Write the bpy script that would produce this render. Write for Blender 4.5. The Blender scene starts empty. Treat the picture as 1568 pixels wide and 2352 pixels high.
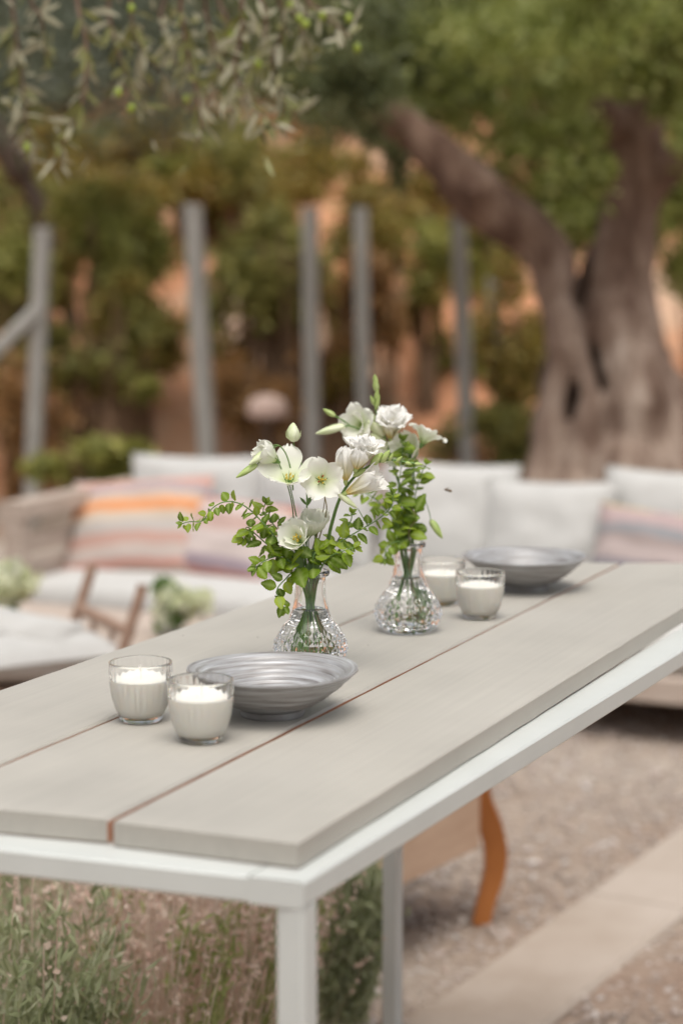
import bpy, math, random
import numpy as np
from mathutils import Vector, Matrix, noise

random.seed(7)
rng = np.random.default_rng(7)
SC = bpy.context.scene
COL = SC.collection
R = math.radians

# ------------------------------------------------------------------ camera
TABLE_Z = 1.05
CAM_Z = TABLE_Z + 0.56
PITCH = R(7.178)
cam_data = bpy.data.cameras.new("camera")
cam = bpy.data.objects.new("camera", cam_data)
COL.objects.link(cam)
cam.location = (0, 0, CAM_Z)
cam.rotation_euler = (R(90) - PITCH, 0, 0)
cam_data.sensor_fit = 'VERTICAL'
cam_data.sensor_height = 36
cam_data.lens = 70
cam_data.clip_start = 0.05
cam_data.clip_end = 300
cam_data.dof.use_dof = True
cam_data.dof.focus_distance = 2.65
cam_data.dof.aperture_fstop = 2.5
cam_data.dof.aperture_blades = 0
SC.camera = cam

# ------------------------------------------------------------------ world, sun, exposure
SUN_ELEV, SUN_AZ = R(70), R(175)          # azimuth measured from +Y towards +X: behind the camera, to the right
world = bpy.data.worlds.new("World")
SC.world = world
world.use_nodes = True
wn = world.node_tree.nodes
sky = wn.new('ShaderNodeTexSky')
sky.sky_type = 'NISHITA'
sky.sun_disc = False
sky.sun_elevation = SUN_ELEV
sky.sun_rotation = SUN_AZ
sky.air_density = 1.0
sky.dust_density = 6.0
sky.ozone_density = 0.6
hs = wn.new('ShaderNodeHueSaturation')      # thin high cloud: a paler, greyer sky than a clear one
hs.inputs['Saturation'].default_value = 0.30
world.node_tree.links.new(sky.outputs[0], hs.inputs['Color'])
world.node_tree.links.new(hs.outputs[0], wn['Background'].inputs[0])
wn['Background'].inputs[1].default_value = 0.125
sun_data = bpy.data.lights.new("sun", 'SUN')
sun_data.energy = 0.95
sun_data.angle = R(50)
sun_data.color = (1.0, 0.95, 0.86)
sun = bpy.data.objects.new("sun", sun_data)
COL.objects.link(sun)
sd = Vector((math.sin(SUN_AZ) * math.cos(SUN_ELEV), math.cos(SUN_AZ) * math.cos(SUN_ELEV), math.sin(SUN_ELEV)))
sun.rotation_euler = sd.to_track_quat('Z', 'Y').to_euler()
SC.view_settings.view_transform = 'Standard'
SC.view_settings.look = 'None'
SC.view_settings.gamma = 1
SC.view_settings.use_curve_mapping = False
SC.view_settings.exposure = 0.38
SC.render.engine = 'CYCLES'
cy = SC.cycles
cy.use_denoising = True
cy.max_bounces = 14
cy.transmission_bounces = 14
cy.glossy_bounces = 6
cy.diffuse_bounces = 4
cy.transparent_max_bounces = 12
cy.caustics_refractive = True
cy.caustics_reflective = False
cy.blur_glossy = 0.4
cy.sample_clamp_indirect = 6

# ------------------------------------------------------------------ helpers: where a point of the place is
FPX = 70 / 36 * 2352
CAMP = np.array([0, 0, CAM_Z])
_F = np.array([0, math.cos(PITCH), -math.sin(PITCH)])
_U = np.array([0, math.sin(PITCH), math.cos(PITCH)])
_R = np.array([1.0, 0, 0])


def _ray(x, y):
    return _F + (x - 784) / FPX * _R - (y - 1176) / FPX * _U


def at(x, y, Y):            # survey point at distance Y from the camera station
    d = _ray(x, y)
    return Vector(CAMP + d * (Y / d[1]))


def onz(x, y, z):           # survey point on the level z
    d = _ray(x, y)
    return Vector(CAMP + d * ((z - CAM_Z) / d[2]))


def onT(x, y):
    return onz(x, y, TABLE_Z)


# ------------------------------------------------------------------ helpers: materials
def mat(name, col, rough=0.6, metal=0.0, **kw):
    m = bpy.data.materials.new(name)
    m.use_nodes = True
    b = m.node_tree.nodes['Principled BSDF']
    b.inputs['Base Color'].default_value = (*col, 1)
    b.inputs['Roughness'].default_value = rough
    b.inputs['Metallic'].default_value = metal
    for k, v in kw.items():
        b.inputs[k.replace('_', ' ')].default_value = v
    return m


def nd(m, typ, **kw):
    n = m.node_tree.nodes.new(typ)
    for k, v in kw.items():
        if k in n.inputs.keys() if isinstance(k, str) else False:
            n.inputs[k].default_value = v
        else:
            setattr(n, k, v)
    return n


def lk(m, a, b):
    m.node_tree.links.new(a, b)


def bsdf(m):
    return m.node_tree.nodes['Principled BSDF']


def ramp(m, stops, interp='LINEAR'):
    r = m.node_tree.nodes.new('ShaderNodeValToRGB')
    cr = r.color_ramp
    cr.interpolation = interp
    while len(cr.elements) < len(stops):
        cr.elements.new(0.5)
    for e, (p, c) in zip(cr.elements, stops):
        e.position = p
        e.color = (*c, 1)
    return r


def noisy(m, cols, scale=8, detail=5, rough=0.6, coord='Object', bump=0.0, bscale=None, stretch=None, dist=0.002):
    """colour from a noise through a ramp, with a fine bump"""
    tc = nd(m, 'ShaderNodeTexCoord')
    src = tc.outputs[coord]
    if stretch:
        mp = nd(m, 'ShaderNodeMapping')
        mp.inputs['Scale'].default_value = stretch
        lk(m, src, mp.inputs[0])
        src = mp.outputs[0]
    n = nd(m, 'ShaderNodeTexNoise')
    n.inputs['Scale'].default_value = scale
    n.inputs['Detail'].default_value = detail
    n.inputs['Roughness'].default_value = rough
    lk(m, src, n.inputs['Vector'])
    st = [(0.3 + 0.4 * i / (len(cols) - 1), c) for i, c in enumerate(cols)]
    r = ramp(m, st)
    lk(m, n.outputs[0], r.inputs[0])
    lk(m, r.outputs[0], bsdf(m).inputs['Base Color'])
    if bump:
        n2 = nd(m, 'ShaderNodeTexNoise')
        n2.inputs['Scale'].default_value = bscale or scale * 6
        n2.inputs['Detail'].default_value = 4
        lk(m, src, n2.inputs['Vector'])
        bp = nd(m, 'ShaderNodeBump')
        bp.inputs['Strength'].default_value = bump
        bp.inputs['Distance'].default_value = dist
        lk(m, n2.outputs[0], bp.inputs['Height'])
        lk(m, bp.outputs[0], bsdf(m).inputs['Normal'])
    return m


def leafy(name, cols, rough=0.5, trans=0.35, tcol=None, back=None):
    """leaf: colour varies from leaf to leaf, light comes through"""
    m = bpy.data.materials.new(name)
    m.use_nodes = True
    b = bsdf(m)
    b.inputs['Roughness'].default_value = rough
    g = nd(m, 'ShaderNodeNewGeometry')
    r = ramp(m, [(i / (len(cols) - 1), c) for i, c in enumerate(cols)])
    lk(m, g.outputs['Random Per Island'], r.inputs[0])
    colout = r.outputs[0]
    if back:
        mx = nd(m, 'ShaderNodeMix', data_type='RGBA')
        lk(m, g.outputs['Backfacing'], mx.inputs[0])
        lk(m, colout, mx.inputs[6])
        mx.inputs[7].default_value = (*back, 1)
        colout = mx.outputs[2]
    lk(m, colout, b.inputs['Base Color'])
    t = nd(m, 'ShaderNodeBsdfTranslucent')
    lk(m, colout, t.inputs[0])
    ms = nd(m, 'ShaderNodeMixShader')
    ms.inputs[0].default_value = trans
    lk(m, b.outputs[0], ms.inputs[1])
    lk(m, t.outputs[0], ms.inputs[2])
    lk(m, ms.outputs[0], m.node_tree.nodes['Material Output'].inputs[0])
    return m


# ------------------------------------------------------------------ helpers: meshes
class MB:
    def __init__(s):
        s.v, s.f, s.m = [], [], []

    def add(s, vs, fs, mi=0):
        o = len(s.v)
        s.v += [tuple(p) for p in vs]
        for f in fs:
            s.f.append(tuple(i + o for i in f))
            s.m.append(mi)

    def tube(s, pts, rad, n=8, mi=0, cap=True):
        pts = [Vector(p) for p in pts]
        if not hasattr(rad, '__len__'):
            rad = [rad] * len(pts)
        o = len(s.v)
        t = (pts[1] - pts[0]).normalized()
        a = t.orthogonal().normalized()
        for i, p in enumerate(pts):
            t2 = (pts[min(i + 1, len(pts) - 1)] - pts[max(i - 1, 0)])
            if t2.length > 1e-9:
                t2.normalize()
                q = t.rotation_difference(t2)
                a = q @ a
                t = t2
            b = t.cross(a).normalized()
            a = b.cross(t).normalized()
            for k in range(n):
                an = 2 * math.pi * k / n
                s.v.append(tuple(p + (a * math.cos(an) + b * math.sin(an)) * rad[i]))
        for i in range(len(pts) - 1):
            for k in range(n):
                k2 = (k + 1) % n
                s.f.append((o + i * n + k, o + i * n + k2, o + (i + 1) * n + k2, o + (i + 1) * n + k))
                s.m.append(mi)
        if cap:
            s.f.append(tuple(o + k for k in reversed(range(n))))
            s.m.append(mi)
            s.f.append(tuple(o + (len(pts) - 1) * n + k for k in range(n)))
            s.m.append(mi)

    def lathe(s, prof, n=48, c=(0, 0, 0), mi=0, close=False):
        o = len(s.v)
        rows = []
        for r, z in prof:
            if abs(r) < 1e-7:
                rows.append([len(s.v)])
                s.v.append((c[0], c[1], c[2] + z))
            else:
                rows.append(list(range(len(s.v), len(s.v) + n)))
                for k in range(n):
                    an = 2 * math.pi * k / n
                    s.v.append((c[0] + r * math.cos(an), c[1] + r * math.sin(an), c[2] + z))
        pairs = list(zip(rows[:-1], rows[1:]))
        if close:
            pairs.append((rows[-1], rows[0]))
        for a, b in pairs:
            if len(a) == 1 and len(b) == 1:
                continue
            for k in range(n):
                k2 = (k + 1) % n
                if len(a) == 1:
                    s.f.append((a[0], b[k2], b[k]))
                elif len(b) == 1:
                    s.f.append((a[k], a[k2], b[0]))
                else:
                    s.f.append((a[k], a[k2], b[k2], b[k]))
                s.m.append(mi)

    def bar(s, p0, p1, w, h, up=(0, 0, 1), mi=0, bev=0.0):
        """square bar from p0 to p1, w across, h along up (chamfered edges)"""
        p0, p1 = Vector(p0), Vector(p1)
        t = (p1 - p0).normalized()
        up = Vector(up)
        x = t.cross(up).normalized()
        u = x.cross(t).normalized()
        b = bev or min(w, h) * 0.08
        a, c = w / 2, h / 2
        ring = [(-a + b, -c), (a - b, -c), (a, -c + b), (a, c - b), (a - b, c), (-a + b, c), (-a, c - b), (-a, -c + b)]
        vs = [p + x * q[0] + u * q[1] for p in (p0, p1) for q in ring]
        fs = [(k, k + 8, (k + 1) % 8 + 8, (k + 1) % 8) for k in range(8)]
        fs += [tuple(range(8)), tuple(reversed(range(8, 16)))]
        s.add(vs, fs, mi)

    def build(s, name, mats, parent=None, org=(0, 0, 0), smooth=40, kind=None):
        me = bpy.data.meshes.new(name)
        o = Vector(org)
        me.from_pydata([(p[0] - o.x, p[1] - o.y, p[2] - o.z) for p in s.v], [], s.f)
        if not isinstance(mats, (list, tuple)):
            mats = [mats]
        for m_ in mats:
            me.materials.append(m_)
        if len(mats) > 1:
            me.polygons.foreach_set('material_index', s.m)
        if smooth:
            me.shade_smooth()
            if smooth < 180:
                me.set_sharp_from_angle(angle=R(smooth))
        me.update()
        ob = bpy.data.objects.new(name, me)
        COL.objects.link(ob)
        if parent:
            ob.parent = parent
        else:
            ob.location = o
        if kind:
            ob['kind'] = kind
        return ob


def crv(pts, n=8):
    """smooth curve through the points"""
    P = [Vector(p) for p in pts]
    if len(P) < 3:
        return [P[0].lerp(P[-1], i / n) for i in range(n + 1)]
    out = []
    Q = [P[0] * 2 - P[1]] + P + [P[-1] * 2 - P[-2]]
    for i in range(1, len(Q) - 2):
        for k in range(n):
            t = k / n
            a, b, c, d = Q[i - 1], Q[i], Q[i + 1], Q[i + 2]
            out.append(0.5 * ((2 * b) + (c - a) * t + (2 * a - 5 * b + 4 * c - d) * t * t + (3 * b - a - 3 * c + d) * t ** 3))
    out.append(P[-1])
    return out


def thing(name, label, cat, loc=(0, 0, 0), group=None, rotz=0):
    o = bpy.data.objects.new(name, None)
    o.empty_display_size = 0.05
    COL.objects.link(o)
    o.location = loc
    o.rotation_euler = (0, 0, rotz)
    return tag(o, label, cat, group)


def tag(o, label, cat, group=None):
    o['label'] = label
    o['category'] = cat
    if group:
        o['group'] = group
    return o


def inst(name, mesh, parent, M):
    o = bpy.data.objects.new(name, mesh)
    COL.objects.link(o)
    o.parent = parent
    o.matrix_local = M
    return o


def copy_thing(root, loc, rotz=None, label=None):
    r = root.copy()
    COL.objects.link(r)
    r.location = loc
    if rotz is not None:
        r.rotation_euler = (0, 0, rotz)
    if label:
        r['label'] = label
    for ch in list(root.children):
        c = ch.copy()
        COL.objects.link(c)
        c.parent = r
        for g in list(ch.children):
            d = g.copy()
            COL.objects.link(d)
            d.parent = c
    return r


def frame(pos, along, normal, sx=1, sy=1, sz=1):
    """matrix: local Y runs along, local Z near normal"""
    y = Vector(along).normalized()
    z = Vector(normal)
    z = (z - y * z.dot(y))
    if z.length < 1e-5:
        z = y.orthogonal()
    z.normalize()
    x = y.cross(z)
    M = Matrix((x * sx, y * sy, z * sz)).transposed().to_4x4()
    M.translation = Vector(pos)
    return M


def np_mesh(name, V, F, mats, parent=None, org=(0, 0, 0), smooth=False, kind=None):
    me = bpy.data.meshes.new(name)
    V = np.asarray(V, dtype=np.float32) - np.asarray(org, dtype=np.float32)
    F = np.asarray(F, dtype=np.int32)
    n, k = F.shape
    me.vertices.add(len(V))
    me.vertices.foreach_set('co', V.ravel())
    me.loops.add(n * k)
    me.loops.foreach_set('vertex_index', F.ravel())
    me.polygons.add(n)
    me.polygons.foreach_set('loop_start', np.arange(n, dtype=np.int32) * k)
    me.polygons.foreach_set('loop_total', np.full(n, k, dtype=np.int32))
    me.materials.append(mats)
    me.update(calc_edges=True)
    if smooth:
        me.shade_smooth()
    ob = bpy.data.objects.new(name, me)
    COL.objects.link(ob)
    if parent:
        ob.parent = parent
    else:
        ob.location = org
    if kind:
        ob['kind'] = kind
    return ob


def leaf_cloud(name, cen, length, width, m, parent=None, org=(0, 0, 0), hang=0.0, kind='stuff', dirs=None):
    """many folded leaf blades, one mesh"""
    cen = np.asarray(cen, dtype=float)
    n = len(cen)
    d = rng.normal(size=(n, 3)) if dirs is None else np.asarray(dirs) + rng.normal(size=(n, 3)) * 0.45
    d[:, 2] -= hang
    d /= np.linalg.norm(d, axis=1)[:, None]
    a = rng.normal(size=(n, 3))
    s = np.cross(d, a)
    s /= np.linalg.norm(s, axis=1)[:, None]
    nn = np.cross(d, s)
    L = length * rng.uniform(0.6, 1.25, n)[:, None]
    W = width * rng.uniform(0.7, 1.2, n)[:, None]
    v0 = cen - d * L * 0.5
    v1 = cen + s * W * 0.5 - d * L * 0.05 + nn * W * 0.18
    v2 = cen + d * L * 0.5
    v3 = cen - s * W * 0.5 - d * L * 0.05 + nn * W * 0.18
    V = np.stack([v0, v1, v2, v3], 1).reshape(-1, 3)
    i = np.arange(n)[:, None] * 4
    F = np.concatenate([i + np.array([[0, 1, 2]]), i + np.array([[0, 2, 3]])], 1).reshape(-1, 3)
    return np_mesh(name, V, F, m, parent, org, False, kind)


def blob(n, c, r, hollow=0.25):
    """points through an uneven ellipsoid built of clumps"""
    c = np.array(c, dtype=float)
    r = np.array(r, dtype=float)
    k = max(5, n // 130)
    d = rng.normal(size=(k, 3))
    d /= np.linalg.norm(d, axis=1)[:, None]
    cl = d * (hollow + (1 - hollow) * rng.random((k, 1)) ** 0.5) * rng.uniform(0.75, 1.1, (k, 1))
    idx = rng.integers(0, k, n)
    p = cl[idx] + rng.normal(size=(n, 3)) * 0.2
    return c + p * r


# ------------------------------------------------------------------ materials
M_paint = mat('greige_paint', (0.60, 0.585, 0.53), 0.55)
noisy(M_paint, [(0.40, 0.378, 0.336), (0.432, 0.408, 0.363), (0.452, 0.428, 0.383)], scale=3.0, detail=8, rough=0.65, bump=0.25, bscale=160, dist=0.0006)
def wear(m):
    tc = nd(m, 'ShaderNodeTexCoord')
    n = nd(m, 'ShaderNodeTexNoise')
    n.inputs['Scale'].default_value = 38
    n.inputs['Detail'].default_value = 9
    n.inputs['Roughness'].default_value = 0.75
    lk(m, tc.outputs['Object'], n.inputs['Vector'])
    r = ramp(m, [(0.0, (0, 0, 0)), (0.66, (0, 0, 0)), (0.72, (1, 1, 1))])
    lk(m, n.outputs[0], r.inputs[0])
    mx = nd(m, 'ShaderNodeMix', data_type='RGBA')
    old = bsdf(m).inputs['Base Color'].links[0].from_socket
    f = nd(m, 'ShaderNodeMath', operation='MULTIPLY')
    lk(m, r.outputs[0], f.inputs[0])
    f.inputs[1].default_value = 0.35
    lk(m, f.outputs[0], mx.inputs[0])
    lk(m, old, mx.inputs[6])
    mx.inputs[7].default_value = (0.52, 0.52, 0.50, 1)
    lk(m, mx.outputs[2], bsdf(m).inputs['Base Color'])


wear(M_paint)


def grain(m, ang):
    """brush marks and faint stains along the boards"""
    tc = nd(m, 'ShaderNodeTexCoord')
    old = bsdf(m).inputs['Base Color'].links[0].from_socket
    for scl, stretch, lo, hi in ((1.0, (130, 3, 60), 0.955, 1.03), (1.0, (7, 4, 4), 0.94, 1.05)):
        rt = nd(m, 'ShaderNodeVectorRotate', rotation_type='Z_AXIS')
        rt.inputs['Angle'].default_value = ang
        lk(m, tc.outputs['Object'], rt.inputs['Vector'])
        mp = nd(m, 'ShaderNodeMapping')
        mp.inputs['Scale'].default_value = stretch
        lk(m, rt.outputs[0], mp.inputs[0])
        n = nd(m, 'ShaderNodeTexNoise')
        n.inputs['Scale'].default_value = scl
        n.inputs['Detail'].default_value = 5
        lk(m, mp.outputs[0], n.inputs['Vector'])
        r = ramp(m, [(0.3, (lo, lo, lo)), (0.7, (hi, hi, hi * 0.995))])
        lk(m, n.outputs[0], r.inputs[0])
        mx = nd(m, 'ShaderNodeMix', data_type='RGBA', blend_type='MULTIPLY')
        mx.inputs[0].default_value = 1
        lk(m, old, mx.inputs[6])
        lk(m, r.outputs[0], mx.inputs[7])
        old = mx.outputs[2]
    lk(m, old, bsdf(m).inputs['Base Color'])


grain(M_paint, R(24))
M_rust = mat('raw_red_wood', (0.33, 0.085, 0.03), 0.8)
noisy(M_rust, [(0.40, 0.19, 0.11), (0.52, 0.29, 0.19)], scale=30, bump=0.3)
M_white = mat('white_powder_coat', (0.78, 0.80, 0.76), 0.42)
noisy(M_white, [(0.55, 0.57, 0.545), (0.595, 0.615, 0.59)], scale=9, bump=0.1, bscale=300, dist=0.0004)
M_gravelbed = mat('gravel_bed', (0.5, 0.4, 0.34), 0.9)
M_glass = mat('clear_glass', (1, 1, 1), 0.0, IOR=1.40, Transmission_Weight=1.0)
M_cup = mat('thin_glass', (1, 1, 1), 0.0, IOR=1.33, Transmission_Weight=1.0)
M_water = mat('water', (0.97, 0.99, 0.96), 0.0, IOR=1.333, Transmission_Weight=1.0)
M_wax = mat('cream_wax', (0.83, 0.80, 0.715), 0.55, Subsurface_Weight=0.35, Subsurface_Scale=0.01)
bsdf(M_wax).inputs['Subsurface Radius'].default_value = (1, 0.8, 0.6)
M_wick = mat('wick', (0.75, 0.72, 0.66), 0.9)


# ------------------------------------------------------------------ the ground
def ground():
    n = 90
    xs = np.concatenate([np.linspace(-60, -6, 12), np.linspace(-5.5, 5.5, n), np.linspace(6, 60, 12)])
    ys = np.concatenate([np.linspace(-40, -1, 8), np.linspace(-0.5, 13, n), np.linspace(14, 90, 14)])
    X, Y = np.meshgrid(xs, ys)
    Z = np.array([[0.012 * noise.noise((x * 1.7, y * 1.7, 0)) for x in xs] for y in ys])
    V = np.stack([X, Y, Z], -1).reshape(-1, 3)
    w = len(xs)
    i = np.arange(len(V)).reshape(len(ys), w)
    F = np.stack([i[:-1, :-1], i[:-1, 1:], i[1:, 1:], i[1:, :-1]], -1).reshape(-1, 4)
    m = M_gravelbed
    tc = nd(m, 'ShaderNodeTexCoord')
    big = nd(m, 'ShaderNodeTexNoise')
    big.inputs['Scale'].default_value = 0.9
    big.inputs['Detail'].default_value = 6
    vor = nd(m, 'ShaderNodeTexVoronoi')
    vor.inputs['Scale'].default_value = 55
    lk(m, tc.outputs['Object'], big.inputs['Vector'])
    lk(m, tc.outputs['Object'], vor.inputs['Vector'])
    r1 = ramp(m, [(0.32, (0.29, 0.185, 0.13)), (0.46, (0.385, 0.30, 0.235)), (0.62, (0.47, 0.40, 0.335))])
    lk(m, big.outputs[0], r1.inputs[0])
    r2 = ramp(m, [(0.0, (0.45, 0.40, 0.37)), (0.5, (0.72, 0.68, 0.65)), (1.0, (1, 1, 1))])
    lk(m, vor.outputs['Color'], r2.inputs[0])
    mx = nd(m, 'ShaderNodeMix', data_type='RGBA', blend_type='MULTIPLY')
    mx.inputs[0].default_value = 0.55
    lk(m, r1.outputs[0], mx.inputs[6])
    lk(m, r2.outputs[0], mx.inputs[7])
    lk(m, mx.outputs[2], bsdf(m).inputs['Base Color'])
    bp = nd(m, 'ShaderNodeBump')
    bp.inputs['Strength'].default_value = 0.8
    bp.inputs['Distance'].default_value = 0.012
    lk(m, vor.outputs['Distance'], bp.inputs['Height'])
    lk(m, bp.outputs[0], bsdf(m).inputs['Normal'])
    return np_mesh('gravel_ground', V, F, m, smooth=True, kind='structure')


ground()


def path_strip():
    # pale stone strip running past the table, laid flush in the gravel
    a = onz(1174, 2160, 0.03)
    b = onz(1568, 1915, 0.03)
    c = onz(1265, 2353, 0.03)
    d = onz(1568, 2065, 0.03)
    du = ((b - a).normalized() + (d - c).normalized()).normalized()
    nrm = Vector((du.y, -du.x, 0))
    wd = ((c - a).dot(nrm) + (d - a).dot(nrm)) / 2
    o = a - du * 3.0
    root = bpy.data.objects.new('stone_path', None)
    COL.objects.link(root)
    root['kind'] = 'structure'
    m = mat('pale_stone', (0.55, 0.47, 0.40), 0.85)
    noisy(m, [(0.345, 0.275, 0.215), (0.41, 0.34, 0.28), (0.46, 0.39, 0.33)], scale=3.0, detail=8, bump=0.4, bscale=60, dist=0.004)
    L = 1.15
    for k in range(9):
        mb = MB()
        p0 = o + du * (L * k + 0.001) + nrm * (wd / 2) + Vector((0, 0, -0.040))
        p1 = o + du * (L * (k + 1) - 0.001) + nrm * (wd / 2) + Vector((0, 0, -0.040))
        mb.bar(p0, p1, wd, 0.06 + 0.002 * (k % 2), bev=0.012)
        mb.build('slab', m, root)


path_strip()


def pebbles():
    bx = [(-0.8660, -0.5, -0.4), (0.8660, -0.5, -0.35), (0, 1, -0.4), (0.6, 0.6, 0.25), (-0.7, 0.4, 0.2), (0.1, -0.8, 0.25), (0, 0.05, 0.55)]
    base = np.array(bx)
    fc = np.array([(0, 1, 5), (1, 2, 3), (2, 0, 4), (1, 3, 5), (2, 4, 3), (0, 5, 4), (3, 4, 6), (4, 5, 6), (5, 3, 6)])
    n = 17000
    x = rng.uniform(-0.4, 3.0, n)
    y = 3.4 + 4.6 * rng.random(n) ** 1.2
    s = rng.uniform(0.005, 0.012, n) * (1 + 0.7 * (rng.random(n) < 0.06))
    an = rng.uniform(0, 6.28, n)
    ca, sa = np.cos(an), np.sin(an)
    B = base[None] * rng.uniform(0.7, 1.3, (n, 1, 3)) + rng.normal(size=(n, 7, 3)) * 0.08
    X = (B[..., 0] * ca[:, None] - B[..., 1] * sa[:, None]) * s[:, None] + x[:, None]
    Y = (B[..., 0] * sa[:, None] + B[..., 1] * ca[:, None]) * s[:, None] + y[:, None]
    Z = (B[..., 2] + 0.3) * s[:, None] * 0.8 + 0.004
    V = np.stack([X, Y, Z], -1).reshape(-1, 3)
    F = (np.arange(n)[:, None, None] * 7 + fc[None]).reshape(-1, 3)
    m = leafy('pebble_stone', [(0.31, 0.24, 0.195), (0.42, 0.345, 0.295), (0.48, 0.415, 0.365), (0.42, 0.32, 0.265), (0.60, 0.55, 0.51)], 0.8, 0.0)
    np_mesh('loose_gravel', V, F, m, kind='stuff', smooth=False)


pebbles()

# ------------------------------------------------------------------ red earth bank and what stands on it
M_earth = mat('terracotta_earth', (0.4, 0.17, 0.08), 0.95)


def hillside():
    xs = np.linspace(-16, 16, 110)
    ts = np.linspace(0, 1, 60)
    V = []
    for t in ts:
        for x in xs:
            y = 13.4 + 5.2 * t ** 1.25 + 0.5 * noise.noise((x * 0.5, t * 3, 1.0))
            z = -0.1 + 3.3 * (t ** 0.75) + 0.45 * noise.noise((x * 0.45, t * 4, 5.0)) * min(1, 6 * t) + 0.14 * noise.noise((x * 1.9, t * 9, 2))
            V.append((x, y, z))
    w = len(xs)
    i = np.arange(len(V)).reshape(len(ts), w)
    F = np.stack([i[:-1, :-1], i[:-1, 1:], i[1:, 1:], i[1:, :-1]], -1).reshape(-1, 4)
    m = M_earth
    noisy(m, [(0.26, 0.115, 0.055), (0.46, 0.20, 0.10), (0.56, 0.27, 0.145), (0.52, 0.33, 0.215), (0.60, 0.42, 0.31)], scale=0.7, detail=7, rough=0.65, bump=0.8, bscale=5, dist=0.06)
    np_mesh('hillside', V, F, m, smooth=True, kind='structure')


hillside()

mw = mat('pink_plaster', (0.52, 0.33, 0.25), 0.9)
noisy(mw, [(0.40, 0.23, 0.16), (0.52, 0.34, 0.26), (0.60, 0.43, 0.34)], scale=1.2, detail=6, bump=0.5, bscale=14, dist=0.02)
mb = MB()
gw = at(745, 620, 18.9)
mb.bar((gw.x - 0.95, 18.9, 3.0), (gw.x + 0.75, 18.9, 3.0), 0.3, 2.2, bev=0.03)
o = thing('garden_wall', 'pale pink plastered wall glimpsed high on the red bank between the foliage', 'wall', (gw.x, 18.9, 1.9))
mb.build('wall_body', mw, o, (gw.x, 18.9, 1.9))
mb = MB()
mb.bar((gw.x - 1.0, 18.9, 4.14), (gw.x + 0.8, 18.9, 4.14), 0.4, 0.07, bev=0.01)
mb.build('coping', mw, o, (gw.x, 18.9, 1.9))

# grey posts
M_post = mat('grey_weathered_wood', (0.33, 0.32, 0.31), 0.8)
noisy(M_post, [(0.25, 0.24, 0.215), (0.34, 0.325, 0.295), (0.42, 0.40, 0.365)], scale=6, detail=6, stretch=(4, 4, 0.5), bump=0.4, bscale=30, dist=0.004)


def post(x0, y0, x1, y1, Y, w, label, brace=False, dark=False):
    top = at(x0, y0, Y)
    bt = at(x1, y1, Y)
    t = (bt - top) / (bt.z - top.z)
    base = top + t * (-0.05 - top.z)
    root = thing('fence_post', label, 'post', (base.x, base.y, -0.05), 'grey wooden posts of the fence below the bank')
    mb = MB()
    mb.bar(base, top, w, w, up=(0.25, 1, 0), bev=w * 0.14)
    mb.build('pole', M_post, root, base)
    mb = MB()
    mb.bar(top - Vector((0, 0, 0.004)), top + Vector((0, 0, 0.035)), w * 1.06, w * 1.06, up=(0.25, 1, 0), bev=w * 0.2)
    mb.build('cap', M_post, root, base)
    if brace:
        mb = MB()
        b0_, b1_ = at(92, 705, Y - 0.02), at(-190, 985, Y - 0.35)
        b1_ = b0_ + (b1_ - b0_) * ((b0_.z + 0.04) / (b0_.z - b1_.z))
        mb.bar(b0_, b1_, 0.075, 0.075, bev=0.012)
        mb.build('brace', M_post, root, base)


post(99, 535, 72, 1200, 12.1, 0.09, 'grey wooden post propped by a slanting brace at the left', brace=True)
post(443, 482, 476, 1040, 12.0, 0.10, 'tall grey wooden post rising behind the leftmost white sofa cushion')
post(712, 490, 718, 1030, 12.3, 0.09, 'grey wooden post behind the flowers of the nearer vase')
post(828, 488, 836, 1000, 13.0, 0.085, 'grey wooden post right behind the top of the farther bouquet')
post(1052, 505, 1072, 1000, 12.3, 0.09, 'grey wooden post between the farther bouquet and the olive trunk')
post(1130, 650, 1150, 1040, 13.2, 0.07, 'faint thinner grey post nearest to the olive trunk')

# pale lamp
gl = at(614, 936, 11.2)
root = thing('garden_lamp', 'pale round shaded garden lamp on a dark stake before the red bank', 'garden lamp', (gl.x, 11.2, 0))
mb = MB()
mb.lathe([(0.0, 0.075), (0.04, 0.072), (0.09, 0.05), (0.112, 0.015), (0.115, -0.03), (0.108, -0.05), (0.10, -0.045), (0, -0.03)], 24, (gl.x, 11.2, gl.z))
mb.build('lamp_shade', mat('pale_shade', (0.50, 0.36, 0.30), 0.7), root, (gl.x, 11.2, 0))
mb = MB()
mb.tube([(gl.x, 11.2, 0), (gl.x, 11.2, gl.z - 0.04)], [0.03, 0.022], 10)
mb.tube([(gl.x, 11.2, gl.z - 0.12), (gl.x, 11.2, gl.z - 0.05)], [0.03, 0.08], 12)
mb.build('stake', mat('dark_stake', (0.09, 0.055, 0.035), 0.7), root, (gl.x, 11.2, 0))

# ------------------------------------------------------------------ shrubs
SHRUB = {
    'bright': leafy('shrub_bright', [(0.19, 0.205, 0.05), (0.32, 0.325, 0.075), (0.44, 0.41, 0.11)], 0.55, 0.4),
    'dark': leafy('shrub_dark', [(0.18, 0.185, 0.05), (0.31, 0.295, 0.08), (0.44, 0.39, 0.12)], 0.55, 0.4),
    'brown': leafy('shrub_brown', [(0.24, 0.135, 0.06), (0.37, 0.22, 0.085), (0.48, 0.26, 0.10)], 0.6, 0.35),
    'yellow': leafy('shrub_yellow', [(0.22, 0.19, 0.045), (0.36, 0.29, 0.065), (0.45, 0.30, 0.09)], 0.55, 0.4),
}
M_twig = mat('twig_bark', (0.24, 0.15, 0.09), 0.9)


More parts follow.
